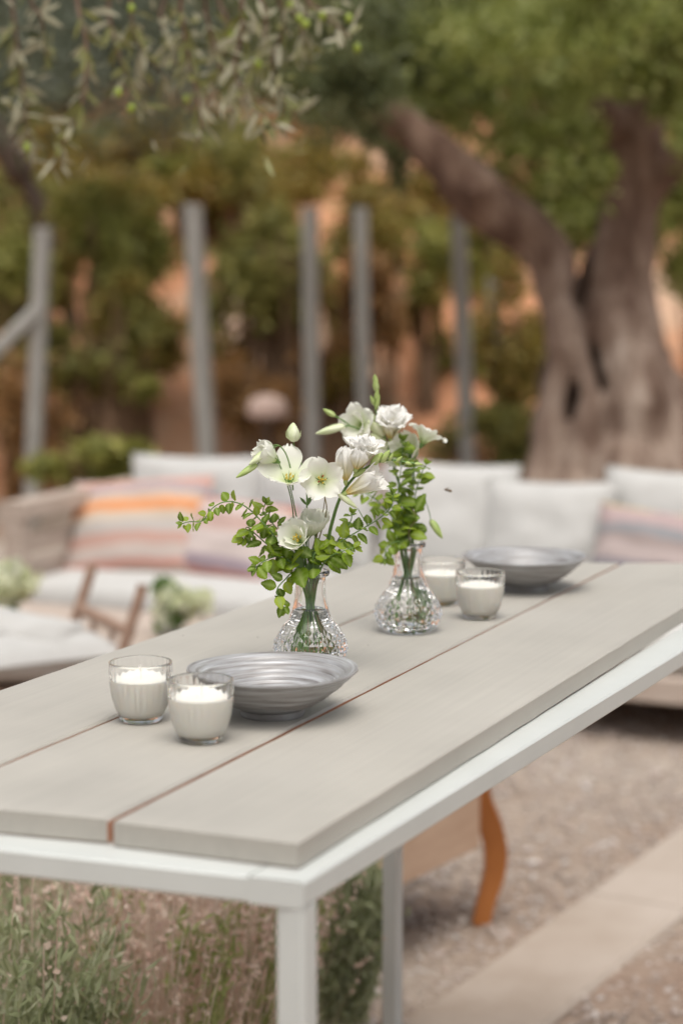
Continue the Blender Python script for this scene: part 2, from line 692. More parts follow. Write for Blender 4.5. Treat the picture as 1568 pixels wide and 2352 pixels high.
def shrub(x0, y0, x1, y1, Y, kind, label, dens=1.0, size=0.10):
    """box of the plant as surveyed; grows from the ground or the bank"""
    a, b = at(x0, y1, Y), at(x1, y0, Y)
    c = (a + b) / 2
    rx, rz = abs(b.x - a.x) / 2, abs(b.z - a.z) / 2
    gz = max(0.0, min(a.z, 3.3 * max(0, (Y - 13.4) / 5.2) ** 0.6) - 0.1)
    org = (c.x, Y, gz)
    root = thing('shrub', label, 'shrub', org, 'shrubs along the foot of the red bank')
    n = int(min(9000, 7000 * dens * max(0.25, rx * rz / 0.9)))
    leaf_cloud('foliage', blob(n, c, (rx, 0.5 * (rx + rz) * 0.7, rz)), size, size * 0.45, SHRUB[kind], root, org)
    mb = MB()
    for k in range(7):
        e = c + Vector((random.uniform(-.7, .7) * rx, random.uniform(-.3, .3), random.uniform(0, .7) * rz))
        mb.tube(crv([(c.x + random.uniform(-.08, .08), Y, gz - 0.1), (c.x * .6 + e.x * .4, Y, (gz + e.z) / 2), e], 4), [0.02] * 4 + [0.012] * 4 + [0.006], 5)
    mb.build('stem', M_twig, root, org)


shrub(-70, 520, 130, 800, 13.0, 'bright', 'bright yellow-green shrub at the left behind the braced post')
shrub(110, 430, 410, 720, 13.6, 'bright', 'broad mid-green shrub between the braced post and the tall post')
shrub(190, 640, 400, 1000, 13.2, 'dark', 'dark green shrub growing low to the left of the tall post')
shrub(-80, 830, 180, 1130, 12.6, 'brown', 'brown leafless-looking shrub behind the foot of the braced post', 0.6)
shrub(470, 480, 690, 860, 13.3, 'dark', 'dark olive shrub between the tall post and the next post right')
shrub(500, 800, 690, 1050, 12.9, 'brown', 'brown dry shrub behind the pale round lamp', 0.6)
shrub(735, 420, 960, 640, 14.2, 'yellow', 'yellowish shrub on the bank above the farther bouquet', 0.8)
shrub(760, 640, 850, 900, 13.5, 'brown', 'thin brownish shrub between the two posts behind the farther bouquet', 0.5)
shrub(930, 560, 1020, 830, 13.7, 'yellow', 'small yellow-green shrub left of the post beside the olive trunk', 0.5)
shrub(1080, 580, 1270, 1010, 13.0, 'yellow', 'tall yellow-green shrub just left of the olive trunk', 0.9)
shrub(960, 930, 1230, 1110, 12.4, 'dark', 'low green shrub at the left foot of the olive trunk', 0.8)
shrub(90, 990, 340, 1130, 11.8, 'bright', 'low green plant behind the left arm of the sofa', 0.5)
shrub(200, 330, 520, 520, 15.0, 'yellow', 'ochre shrub high on the bank above the tall post', 0.7)
shrub(430, 310, 650, 520, 15.2, 'dark', 'dark shrub high on the bank beside the pink wall', 0.9)
shrub(640, 330, 840, 500, 16.5, 'bright', 'green shrub at the foot of the pink wall high on the bank', 0.6)
shrub(60, 280, 330, 480, 16.2, 'bright', 'yellow-green shrub high on the bank at the left', 1.0)
shrub(330, 240, 600, 420, 16.8, 'bright', 'light green shrub at the top of the bank', 1.0)
shrub(980, 470, 1200, 720, 14.6, 'bright', 'green shrub on the bank seen under the leaning olive limb', 0.7)
shrub(-90, 380, 160, 560, 15.0, 'dark', 'dark shrub high on the bank at the far left', 0.9)
shrub(880, 330, 1100, 560, 15.5, 'yellow', 'loose ochre-green shrub on the bank under the leaning olive limb', 0.6)
shrub(1500, 420, 1700, 660, 13.5, 'bright', 'green shrub at the right behind the olive trunk', 0.8)

def thicket(n, box, Y, kinds, sz, label, grp):
    for k in range(n):
        x = random.uniform(box[0], box[2])
        y = random.uniform(box[1], box[3])
        w, h = random.uniform(60, 120), random.uniform(60, 130)
        shrub(x - w, y - h, x + w, y + h, Y + random.uniform(-.5, .5), random.choice(kinds), label, random.uniform(0.35, 0.6), sz)


thicket(14, (-40, 560, 700, 960), 13.5, ['bright', 'yellow', 'dark', 'yellow', 'brown'], 0.09, 'loose shrub of mixed green and ochre in the thicket behind the left posts', '')
thicket(8, (720, 560, 1230, 930), 13.9, ['yellow', 'brown', 'bright'], 0.09, 'loose ochre shrub in the thicket behind the right posts', '')
thicket(10, (0, 330, 640, 520), 15.6, ['bright', 'yellow', 'bright'], 0.10, 'light green shrub in the thicket along the top of the red bank', '')
thicket(5, (560, 300, 880, 460), 16.2, ['bright', 'yellow'], 0.10, 'small pale shrub in the thicket below the pink wall', '')

# trees closing the view above the bank
M_bark = mat('bark_dark', (0.10, 0.07, 0.05), 0.95)
noisy(M_bark, [(0.06, 0.04, 0.028), (0.14, 0.10, 0.075)], scale=9, stretch=(3, 3, 0.6), bump=0.6, bscale=25, dist=0.01)
M_treeleaf = leafy('tree_leaf', [(0.12, 0.145, 0.04), (0.21, 0.24, 0.06), (0.31, 0.33, 0.09)], 0.55, 0.35)
M_treeleaf2 = leafy('tree_leaf_grey', [(0.11, 0.13, 0.075), (0.19, 0.215, 0.13), (0.28, 0.31, 0.21)], 0.5, 0.35)


def bg_tree(x, Y, zc, rx, rz, label, m, n=9000):
    root = thing('tree', label, 'tree', (x, Y, 0), 'trees behind the red bank')
    org = (x, Y, 0)
    mb = MB()
    mb.tube(crv([(x, Y, -0.2), (x + 0.1, Y, zc * 0.4), (x - 0.05, Y, zc)], 6), [0.22 - 0.011 * i for i in range(13)], 10)
    for k in range(6):
        a = k * 1.05
        mb.tube(crv([(x, Y, zc * 0.5 + 0.1 * k), (x + math.cos(a) * rx * 0.3, Y + math.sin(a) * rx * 0.3, zc * 0.8), (x + math.cos(a) * rx * 0.7, Y + math.sin(a) * rx * 0.6, zc + 0.2 * rz)], 4), [0.09 - 0.009 * i for i in range(9)], 7)
    mb.build('trunk', M_bark, root, org)
    leaf_cloud('crown', blob(n, (x, Y, zc), (rx, rx * 0.8, rz), 0.1), 0.17, 0.075, m, root, org)


bg_tree(-3.6, 18.0, 4.1, 2.3, 1.7, 'grey-green tree filling the upper left behind the hanging olive branches', M_treeleaf2, 15000)
bg_tree(-1.2, 19.4, 4.3, 1.8, 1.5, 'dark tree rising behind the pink wall', M_treeleaf, 11000)
bg_tree(1.5, 18.5, 4.0, 2.2, 1.9, 'green tree behind the crown of the old olive', M_treeleaf, 13000)
bg_tree(4.6, 18.5, 4.0, 2.2, 2.0, 'green tree at the far right behind the old olive', M_treeleaf, 11000)
bg_tree(-6.6, 18.6, 4.0, 2.2, 2.0, 'dark tree standing beyond the left end of the bank', M_treeleaf, 11000)

# slanting thin trunk at the far left
M_olivebark = mat('olive_bark', (0.2, 0.15, 0.12), 0.95)
YT = 14.2
root = thing('young_tree', 'slim dark trunk slanting up at the far left edge', 'tree', (at(150, 620, YT).x, YT, 0))
org = tuple(root.location)
mb = MB()
mb.tube(crv([(org[0] + 0.12, YT, -0.1), (org[0] + 0.10, YT, 0.9), at(105, 520, YT), at(50, 400, YT), at(0, 320, YT), at(-160, 120, YT)], 6), [0.05] * 6 + [0.05] * 6 + [0.065] * 6 + [0.11] * 6 + [0.11] * 6 + [0.07], 10)
mb.build('trunk', M_bark, root, org)
leaf_cloud('crown', np.concatenate([blob(5200, at(60, 110, 13.0), (1.0, 0.8, 0.62)), blob(3600, at(350, 100, 13.2), (0.85, 0.7, 0.60))]), 0.075, 0.022, leafy('young_leaf', [(0.07, 0.085, 0.05), (0.14, 0.165, 0.11), (0.23, 0.26, 0.19)], 0.5, 0.3), root, org)

# ------------------------------------------------------------------ the old olive tree
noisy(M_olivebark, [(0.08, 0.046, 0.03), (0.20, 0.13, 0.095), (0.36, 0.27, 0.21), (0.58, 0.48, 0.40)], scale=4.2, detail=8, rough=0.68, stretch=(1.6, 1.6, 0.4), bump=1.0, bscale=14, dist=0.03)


def bark_by_height(m):
    """tints the bark darker and browner higher up, uneven with noise"""
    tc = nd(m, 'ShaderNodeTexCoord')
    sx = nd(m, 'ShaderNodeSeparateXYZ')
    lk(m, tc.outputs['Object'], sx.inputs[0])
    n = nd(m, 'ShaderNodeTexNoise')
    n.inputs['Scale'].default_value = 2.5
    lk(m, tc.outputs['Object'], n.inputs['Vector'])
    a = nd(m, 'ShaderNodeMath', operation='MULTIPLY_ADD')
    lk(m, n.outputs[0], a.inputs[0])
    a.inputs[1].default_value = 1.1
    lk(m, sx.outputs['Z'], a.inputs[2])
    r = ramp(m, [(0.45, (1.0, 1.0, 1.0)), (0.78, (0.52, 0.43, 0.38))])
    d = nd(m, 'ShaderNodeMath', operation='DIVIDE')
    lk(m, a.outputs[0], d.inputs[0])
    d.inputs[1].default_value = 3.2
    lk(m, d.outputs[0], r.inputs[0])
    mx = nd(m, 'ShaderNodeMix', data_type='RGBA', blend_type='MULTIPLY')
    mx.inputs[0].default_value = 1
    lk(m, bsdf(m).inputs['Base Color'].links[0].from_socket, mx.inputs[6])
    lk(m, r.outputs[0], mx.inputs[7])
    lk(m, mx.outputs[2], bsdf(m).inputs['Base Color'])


bark_by_height(M_olivebark)


def olive_tree():
    Y = 9.9
    b = at(1420, 1250, Y)
    org = (b.x, Y, 0)
    root = thing('old_olive_tree', 'ancient olive with a hollow twisted trunk and a leaning limb behind the sofa', 'tree', org)

    def strand(mb, pts, r, n=9):
        P = [at(x, y, Y + d) for x, y, d in pts]
        c = crv(P, 6)
        k = len(pts) - 1
        rr = [float(np.interp(i / 6, range(k + 1), r)) for i in range(len(c))]
        rr = [q * (1 + 0.20 * noise.noise(p * 5.1) + 0.12 * noise.noise(p * 11)) for q, p in zip(rr, c)]
        c = [p + Vector((noise.noise(p * 6), 0, 0)) * 0.018 for p in c]
        mb.tube(c, rr, n)

    mb = MB()
    g = 1366
    # ropes of old wood, splitting round the hollow
    strand(mb, [(1210, g, -.1), (1250, 1090, 0), (1262, 1010, 0), (1270, 908, 0), (1298, 801, -.03), (1274, 694, 0), (1262, 610, 0), (1220, 540, .02), (1135, 480, 0), (1060, 410, .0), (985, 335, .05), (900, 270, .1), (842, 218, .25), (800, 140, .6)],
           [.24, .125, .088, .060, .092, .085, .115, .135, .13, .145, .115, .095, .075, .035])
    strand(mb, [(1310, g, -.12), (1325, 1110, -.06), (1340, 1015, -.08), (1357, 908, -.10), (1322, 801, -.05), (1290, 694, 0), (1300, 620, 0), (1262, 550, 0), (1190, 500, 0)],
           [.24, .15, .095, .050, .062, .06, .06, .09, .08])
    strand(mb, [(1420, g, -.2), (1432, 1120, -.16), (1450, 1010, -.12), (1462, 908, -.10), (1440, 801, -.05), (1418, 694, .0), (1412, 610, .02), (1430, 530, .05), (1440, 420, .05), (1432, 330, .05), (1415, 250, 0)],
           [.27, .19, .135, .150, .148, .165, .115, .12, .105, .10, .085])
    strand(mb, [(1540, g, -.1), (1520, 1120, -.1), (1510, 960, -.02), (1480, 800, .0), (1455, 660, .0), (1465, 520, 0), (1480, 400, 0), (1478, 260, 0), (1475, 150, .1), (1482, 60, .2)],
           [.24, .17, .13, .10, .10, .10, .09, .10, .115, .08])
    strand(mb, [(1660, g, .1), (1610, 1120, .1), (1570, 980, .12), (1500, 850, .15), (1460, 700, .2), (1455, 560, .1)], [.28, .2, .17, .12, .11, .11])
    # right hand limb and stub
    strand(mb, [(1450, 520, .05), (1500, 430, .0), (1560, 365, -.1), (1640, 290, -.2)], [.10, .085, .08, .06])
    strand(mb, [(1405, 300, -.02), (1385, 262, -.08), (1372, 240, -.12)], [.09, .08, .06])
    strand(mb, [(1110, 455, -.05), (1105, 430, -.12), (1098, 410, -.17)], [.12, .1, .085])
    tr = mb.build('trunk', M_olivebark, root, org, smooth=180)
    md = tr.modifiers.new('merge', 'REMESH')
    md.mode = 'VOXEL'
    md.voxel_size = 0.02
    md.use_smooth_shade = True
    ms = tr.modifiers.new('soften', 'SMOOTH')
    ms.iterations = 2
    ms.factor = 0.6
    # heartwood behind the clefts, the shade of the hollow put into its colour
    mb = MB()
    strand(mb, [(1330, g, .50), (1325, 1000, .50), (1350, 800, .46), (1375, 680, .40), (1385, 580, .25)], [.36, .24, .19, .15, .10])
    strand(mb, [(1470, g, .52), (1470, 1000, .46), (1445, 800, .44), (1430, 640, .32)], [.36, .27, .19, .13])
    mb.build('heartwood', mat('shaded_heartwood', (0.06, 0.036, 0.025), 1.0), root, org)
    # thin twigs
    for x, y, x2, y2 in [(1480, 80, 1380, -60), (1480, 100, 1580, -40), (1600, 320, 1660, 120)]:
        mb = MB()
        strand(mb, [(x, y, .1), ((x + x2) / 2 + 20, (y + y2) / 2, .2), (x2, y2, .3)], [.035, .022, .01], 6)
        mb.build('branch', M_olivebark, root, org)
    m = leafy('olive_crown_leaf', [(0.13, 0.16, 0.03), (0.235, 0.27, 0.055), (0.34, 0.36, 0.09), (0.44, 0.45, 0.18)], 0.5, 0.4)
    pts = [blob(5200, at(1180, 190, 11.3), (0.75, 0.6, 0.62)),
           blob(3600, at(1250, 420, 11.6), (0.42, 0.5, 0.40)),
           blob(3600, at(1560, 150, 11.0), (0.55, 0.6, 0.7)),
           blob(2200, at(1330, 60, 9.6), (0.6, 0.5, 0.3)),
           blob(1500, at(1540, 500, 11.6), (0.25, 0.5, 0.4)),
           blob(1600, at(1300, 505, 11.2), (0.25, 0.3, 0.2)),
           blob(1500, at(1470, 60, 9.3), (0.42, 0.25, 0.30)),
           blob(500, at(1330, 330, 9.4), (0.16, 0.15, 0.28)),
           blob(500, at(1545, 250, 9.3), (0.14, 0.15, 0.26))]
    leaf_cloud('crown', np.concatenate(pts), 0.085, 0.026, m, root, org)
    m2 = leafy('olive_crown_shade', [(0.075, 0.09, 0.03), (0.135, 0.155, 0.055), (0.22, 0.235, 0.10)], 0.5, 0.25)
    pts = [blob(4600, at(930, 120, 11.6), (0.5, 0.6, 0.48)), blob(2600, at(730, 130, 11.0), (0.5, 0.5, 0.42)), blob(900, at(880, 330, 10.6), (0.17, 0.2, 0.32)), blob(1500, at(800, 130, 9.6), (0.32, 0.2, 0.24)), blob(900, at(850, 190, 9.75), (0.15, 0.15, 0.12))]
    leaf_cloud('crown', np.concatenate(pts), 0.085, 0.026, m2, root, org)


olive_tree()

# ------------------------------------------------------------------ lounge furniture
M_wood = mat('tan_wood', (0.34, 0.22, 0.145), 0.65)
noisy(M_wood, [(0.38, 0.30, 0.24), (0.49, 0.40, 0.335), (0.56, 0.475, 0.405)], scale=5, stretch=(1, 1, 6), bump=0.2, bscale=40)
M_cloth = mat('white_linen', (0.76, 0.735, 0.71), 0.9, Sheen_Weight=0.2)
noisy(M_cloth, [(0.49, 0.48, 0.455), (0.56, 0.55, 0.525)], scale=4, bump=0.5, bscale=22, dist=0.01)


def kilim(name, stops, coord='Object', axis='Z', scale=1.0, off=0.5, wob=0.05):
    m = mat(name, (0.5, 0.4, 0.35), 0.95)
    tc = nd(m, 'ShaderNodeTexCoord')
    sx = nd(m, 'ShaderNodeSeparateXYZ')
    lk(m, tc.outputs[coord], sx.inputs[0])
    nz = nd(m, 'ShaderNodeTexNoise')
    nz.inputs['Scale'].default_value = 9
    lk(m, tc.outputs[coord], nz.inputs['Vector'])
    a = nd(m, 'ShaderNodeMath', operation='MULTIPLY_ADD')
    lk(m, sx.outputs[axis], a.inputs[0])
    a.inputs[1].default_value = scale
    a.inputs[2].default_value = off
    b = nd(m, 'ShaderNodeMath', operation='MULTIPLY_ADD')
    lk(m, nz.outputs[0], b.inputs[0])
    b.inputs[1].default_value = wob
    lk(m, a.outputs[0], b.inputs[2])
    r = ramp(m, stops, 'CONSTANT')
    lk(m, b.outputs[0], r.inputs[0])
    lk(m, r.outputs[0], bsdf(m).inputs['Base Color'])
    return m


def pillow_mesh(w, h, t, n=20, seed=0):
    """stuffed cushion: local X across, Z up, Y thickness, corners drawn out"""
    mb = MB()
    rnd = random.Random(seed)
    ph = rnd.random() * 9
    for side in (-1, 1):
        vs = []
        for j in range(n + 1):
            for i in range(n + 1):
                u, v = 2 * i / n - 1, 2 * j / n - 1
                e = (max(0, 1 - abs(u) ** 2.6) * max(0, 1 - abs(v) ** 2.6)) ** 0.55
                pin = 1 - 0.07 * (1 - v * v) * abs(u) ** 3
                pin2 = 1 - 0.07 * (1 - u * u) * abs(v) ** 3
                wr = 0.10 * t * noise.noise((u * 2.2 + ph, v * 2.2, side))
                vs.append((u * w / 2 * pin, side * (t / 2 * e + wr * e), v * h / 2 * pin2))
        fs = []
        for j in range(n):
            for i in range(n):
                q = (j * (n + 1) + i, j * (n + 1) + i + 1, (j + 1) * (n + 1) + i + 1, (j + 1) * (n + 1) + i)
                fs.append(q if side < 0 else q[::-1])
        mb.add(vs, fs)
    return mb


def pillow(name, label, loc, w, h, t, m, rot=(0, 0, 0), cat='cushion', group=None, seed=0, piping=True):
    o = pillow_mesh(w, h, t, seed=seed).build(name, m, None, (0, 0, 0), 180)
    o.location = loc
    o.rotation_euler = rot
    tag(o, label, cat, group)
    if piping:
        mb = MB()
        ring = []
        n = 20
        for i in range(n):
            u = 2 * i / n - 1
            ring.append((u * w / 2, 0, -h / 2 * (1 - 0.07 * (1 - u * u))))
        for i in range(n):
            v = 2 * i / n - 1
            ring.append((w / 2 * (1 - 0.07 * (1 - v * v)), 0, v * h / 2))
        for i in range(n):
            u = 1 - 2 * i / n
            ring.append((u * w / 2, 0, h / 2 * (1 - 0.07 * (1 - u * u))))
        for i in range(n + 1):
            v = 1 - 2 * i / n
            ring.append((-w / 2 * (1 - 0.07 * (1 - v * v)), 0, v * h / 2))
        mb.tube(ring, 0.005, 6)
        mb.build('piping', m, o, (0, 0, 0), 180)
    return o


SO = Vector((-0.83, 8.40, 0))
SU = Vector((0.911, -0.411, 0))
SV = Vector((0.411, 0.911, 0))
SROT = math.atan2(-0.411, 0.911)


def sofa_pt(x, y, z):
    return SO + SU * x + SV * y + Vector((0, 0, z))


def sofa():
    L, D = 3.7, 0.95
    root = thing('sofa', 'long tan wooden outdoor sofa with open frame and white seat in front of the olive', 'sofa', SO, rotz=SROT)

    def part(name, fn):
        mb = MB()
        fn(mb)
        return mb.build(name, M_wood, root)
    for k in range(5):
        x = -0.04 + (L + 0.02) * k / 4
        for y in (-D + 0.05, -0.05):
            part('leg', lambda mb: mb.bar((x, y, 0), (x, y, 0.145), 0.08, 0.08, up=(0, 1, 0)))
    part('seat_frame', lambda mb: mb.bar((-0.08, -D / 2, 0.19), (L, -D / 2, 0.19), D, 0.09))
    for x in (-0.045, L - 0.03):
        def arm(mb, x=x):
            mb.bar((x, -D + 0.04, 0.2355), (x, -D + 0.04, 0.63), 0.075, 0.075, up=(0, 1, 0))
            mb.bar((x, -0.04, 0.2355), (x, -0.04, 0.63), 0.075, 0.075, up=(0, 1, 0))
            mb.bar((x, -D, 0.662), (x, 0, 0.662), 0.11, 0.065)
            for q in range(3):
                mb.bar((x, -D + 0.08, 0.32 + 0.10 * q), (x, -0.08, 0.32 + 0.10 * q), 0.03, 0.07)
        part('armrest', arm)
    for k in range(4):
        part('back_slat', lambda mb: mb.bar((0.0, -0.03, 0.32 + 0.095 * k), (L - 0.07, -0.03, 0.32 + 0.095 * k), 0.03, 0.075))
    names = ['left end', 'middle', 'right end']
    for k in range(3):
        w = (L - 0.1) / 3
        mb = MB()
        x0 = 0.01 + k * w
        mb.bar((x0 + 0.01, -D / 2 - 0.02, 0.318), (x0 + w - 0.01, -D / 2 - 0.02, 0.318), D - 0.1, 0.165, bev=0.045)
        c = mb.build('seat_cushion', M_cloth, None, (0, 0, 0), 60)
        c.location = SO
        c.rotation_euler = (0, 0, SROT)
        tag(c, 'flat white seat cushion on the %s of the sofa' % names[k], 'cushion', 'white seat cushions of the sofa')


sofa()
tilt = R(-14)
for x, w, h, z, y, lab in [
    (0.32, 0.62, 0.44, 0.605, -0.16, 'plump white back cushion with raised corners standing behind the orange striped cushion'),
    (0.86, 0.54, 0.42, 0.59, -0.15, 'white back cushion on the sofa hidden behind the nearer bouquet'),
    (1.42, 0.56, 0.46, 0.61, -0.14, 'white back cushion on the sofa directly right of the farther bouquet'),
    (1.86, 0.52, 0.42, 0.585, -0.22, 'white back cushion behind the farther bowl in front of its neighbour'),
    (2.30, 0.52, 0.47, 0.61, -0.12, 'white back cushion behind the muted striped cushion at the right'),
    (2.80, 0.54, 0.46, 0.61, -0.15, 'white back cushion at the right edge under the olive trunk')]:
    pillow('back_cushion', lab, sofa_pt(x, y, z), w, h, 0.17, M_cloth, (tilt, R(random.uniform(-2, 2)), SROT + R(random.uniform(-3, 3))), group='white back cushions of the sofa', seed=int(x * 100))
Ka = kilim('orange_kilim', [(0.0, (0.42, 0.33, 0.28)), (0.10, (0.52, 0.27, 0.22)), (0.15, (0.48, 0.40, 0.36)), (0.26, (0.46, 0.29, 0.24)), (0.36, (0.43, 0.39, 0.36)), (0.47, (0.52, 0.43, 0.34)), (0.56, (0.64, 0.27, 0.11)), (0.65, (0.60, 0.40, 0.28)), (0.72, (0.36, 0.33, 0.34)), (0.80, (0.52, 0.30, 0.25)), (0.90, (0.50, 0.41, 0.37)), (0.96, (0.48, 0.24, 0.19))], scale=1.95, off=0.47)
pillow('striped_cushion', 'woven cushion with bold orange and pink stripes leaning at the left end of the sofa', sofa_pt(0.22, -0.46, 0.555), 0.60, 0.46, 0.17, Ka, (R(-38), R(-5), SROT + R(10)), seed=5)
Kb = kilim('muted_kilim', [(0.0, (0.48, 0.30, 0.11)), (0.12, (0.50, 0.27, 0.18)), (0.24, (0.30, 0.35, 0.27)), (0.36, (0.24, 0.22, 0.24)), (0.44, (0.44, 0.36, 0.34)), (0.58, (0.35, 0.28, 0.26)), (0.66, (0.27, 0.27, 0.28)), (0.74, (0.42, 0.32, 0.31)), (0.88, (0.52, 0.42, 0.27))], scale=2.2, off=0.47, wob=0.1)
pillow('striped_cushion', 'woven cushion with muted grey green and rust stripes at the right of the sofa', sofa_pt(2.32, -0.36, 0.545), 0.50, 0.36, 0.15, Kb, (R(-22), R(4), SROT + R(-4)), seed=9)
pillow('striped_cushion', 'pale pink banded cushion leaning beside the orange striped one on the sofa', sofa_pt(0.66, -0.46, 0.53), 0.46, 0.36, 0.15,
       kilim('pink_kilim', [(0.0, (0.50, 0.22, 0.18)), (0.10, (0.34, 0.27, 0.30)), (0.22, (0.52, 0.44, 0.41)), (0.5, (0.47, 0.33, 0.29)), (0.7, (0.54, 0.46, 0.43)), (0.84, (0.50, 0.26, 0.18)), (0.92, (0.22, 0.17, 0.26))], scale=2.6, off=0.47), (R(-36), R(3), SROT + R(-6)), seed=11)

# low coffee table with two bouquets
CT = Vector((at(170, 1440, 6.35).x, 6.35, 0))
root = thing('coffee_table', 'low brown wooden table in front of the sofa holding two pale bouquets', 'table', CT, rotz=SROT)
for k in range(5):
    mb = MB()
    mb.bar((-0.62, -0.26 + 0.13 * k, 0.425), (0.42, -0.26 + 0.13 * k, 0.425), 0.124, 0.03)
    mb.build('plank', M_wood, root)
for sx in (-0.55, 0.36):
    for sy in (-0.24, 0.24):
        mb = MB()
        mb.bar((sx, sy, 0), (sx, sy, 0.41), 0.06, 0.06, up=(0, 1, 0))
        mb.build('leg', M_wood, root)

M_blos = leafy('pale_blossom', [(0.74, 0.78, 0.50), (0.84, 0.85, 0.66), (0.88, 0.87, 0.76)], 0.6, 0.55)
M_bqleaf = leafy('bouquet_leaf', [(0.10, 0.20, 0.035), (0.16, 0.28, 0.06), (0.25, 0.34, 0.12)], 0.5, 0.4)


def bouquet(px, py, Y, label):
    p = at(px, py, Y)
    org = (p.x, Y, 0.442)
    root = thing('bouquet', label, 'bouquet', org, 'pale bouquets on the low table')
    leaf_cloud('blossoms', blob(420, (p.x, Y - 0.02, p.z), (0.105, 0.09, 0.08)), 0.055, 0.048, M_blos, root, org)
    leaf_cloud('foliage', np.concatenate([blob(120, (p.x, Y, p.z - 0.06), (0.06, 0.06, 0.05)), blob(40, (p.x + 0.01, Y, p.z), (0.10, 0.08, 0.07))]), 0.05, 0.024, M_bqleaf, root, org)
    mb = MB()
    for k in range(9):
        a = k * 2.4
        mb.tube([(p.x + .01 * math.cos(a), Y + .01 * math.sin(a), 0.45), (p.x + .05 * math.cos(a), Y + .05 * math.sin(a), p.z)], 0.003, 5)
    mb.build('stems', M_bqleaf, root, org)
    v = MB()
    h = max(0.05, p.z - 0.10 - 0.442)
    v.lathe([(0, 0), (0.032, 0), (0.038, h * 0.3), (0.028, h * 0.8), (0.032, h), (0.029, h), (0.025, h * 0.8), (0.034, h * 0.3), (0.028, 0.006), (0, 0.006)], 24, org)
    vo = v.build('bouquet_vase', M_glass, None, org)
    tag(vo, 'clear glass vase under the %s' % 'pale bouquet ' + ('at the right' if px > 100 else 'at the left edge'), 'vase', 'glass vases on the low table')


bouquet(398, 1368, 6.15, 'pale green and white bouquet at the right in front of the sofa seat')
bouquet(12, 1345, 6.25, 'pale green and white bouquet at the left cut by the picture edge')


# spindle chairs with white cushions
def chair(pa, pb, Y, label, rot):
    a = at(pa[0], pa[1], Y)
    root = thing('garden_chair', label, 'chair', (a.x, Y, 0), 'brown wooden garden chairs', rot)
    W, D, S = 0.46, 0.48, 0.45
    m = mat('chair_wood', (0.34, 0.22, 0.16), 0.6)
    noisy(m, [(0.27, 0.165, 0.115), (0.38, 0.25, 0.18)], scale=8, stretch=(1, 1, 5))
    mb = MB()
    mb.bar((-W / 2, 0, S), (W / 2, 0, S), D, 0.035)
    mb.build('seat', m, root)
    for sx in (-1, 1):
        mb = MB()
        mb.tube(crv([(sx * (W / 2 - .02), D / 2 - .02, 0), (sx * (W / 2 - .02), D / 2 - .03, S), (sx * (W / 2 - .02), D / 2 + .05, 0.73)], 5), 0.017, 8)
        mb.build('leg', m, root)
        mb = MB()
        mb.tube(crv([(sx * (W / 2 - .02), -D / 2 + .02, 0), (sx * (W / 2 - .02), -D / 2 + .03, S - .02)], 5), 0.016, 8)
        mb.build('leg', m, root)
    mb = MB()
    mb.tube([(-W / 2 + .02, D / 2 + .01, 0.60), (W / 2 - .02, D / 2 + .01, 0.60)], 0.017, 8)
    mb.build('back_rail', m, root)
    for x in (-0.08, 0.08):
        mb = MB()
        mb.tube([(x, D / 2 - .02, S), (x, D / 2 + .01, 0.60)], 0.009, 6)
        mb.build('spindle', m, root)
    c = pillow('chair_cushion', 'flat white seat cushion of the wooden chair at the left', (0, 0, 0), 0.46, 0.46, 0.15, M_cloth, seed=int(pa[0]) + 3, piping=False, group='white cushions on the garden chairs')
    c.location = Vector((a.x, Y, S + 0.09))
    c.rotation_euler = (R(90), 0, rot + 0.1)


chair((45, 1500), None, 5.45, 'brown wooden chair with bare upright posts at the left behind the table', R(-64))
q_ = at(38, 1488, 5.38)
pillow('chair_cushion', 'plump white cushion heaped upright on the chair at the left edge', q_, 0.34, 0.22, 0.16, M_cloth, (R(-24), R(10), R(-10)), seed=77, piping=False, group='white cushions on the garden chairs')


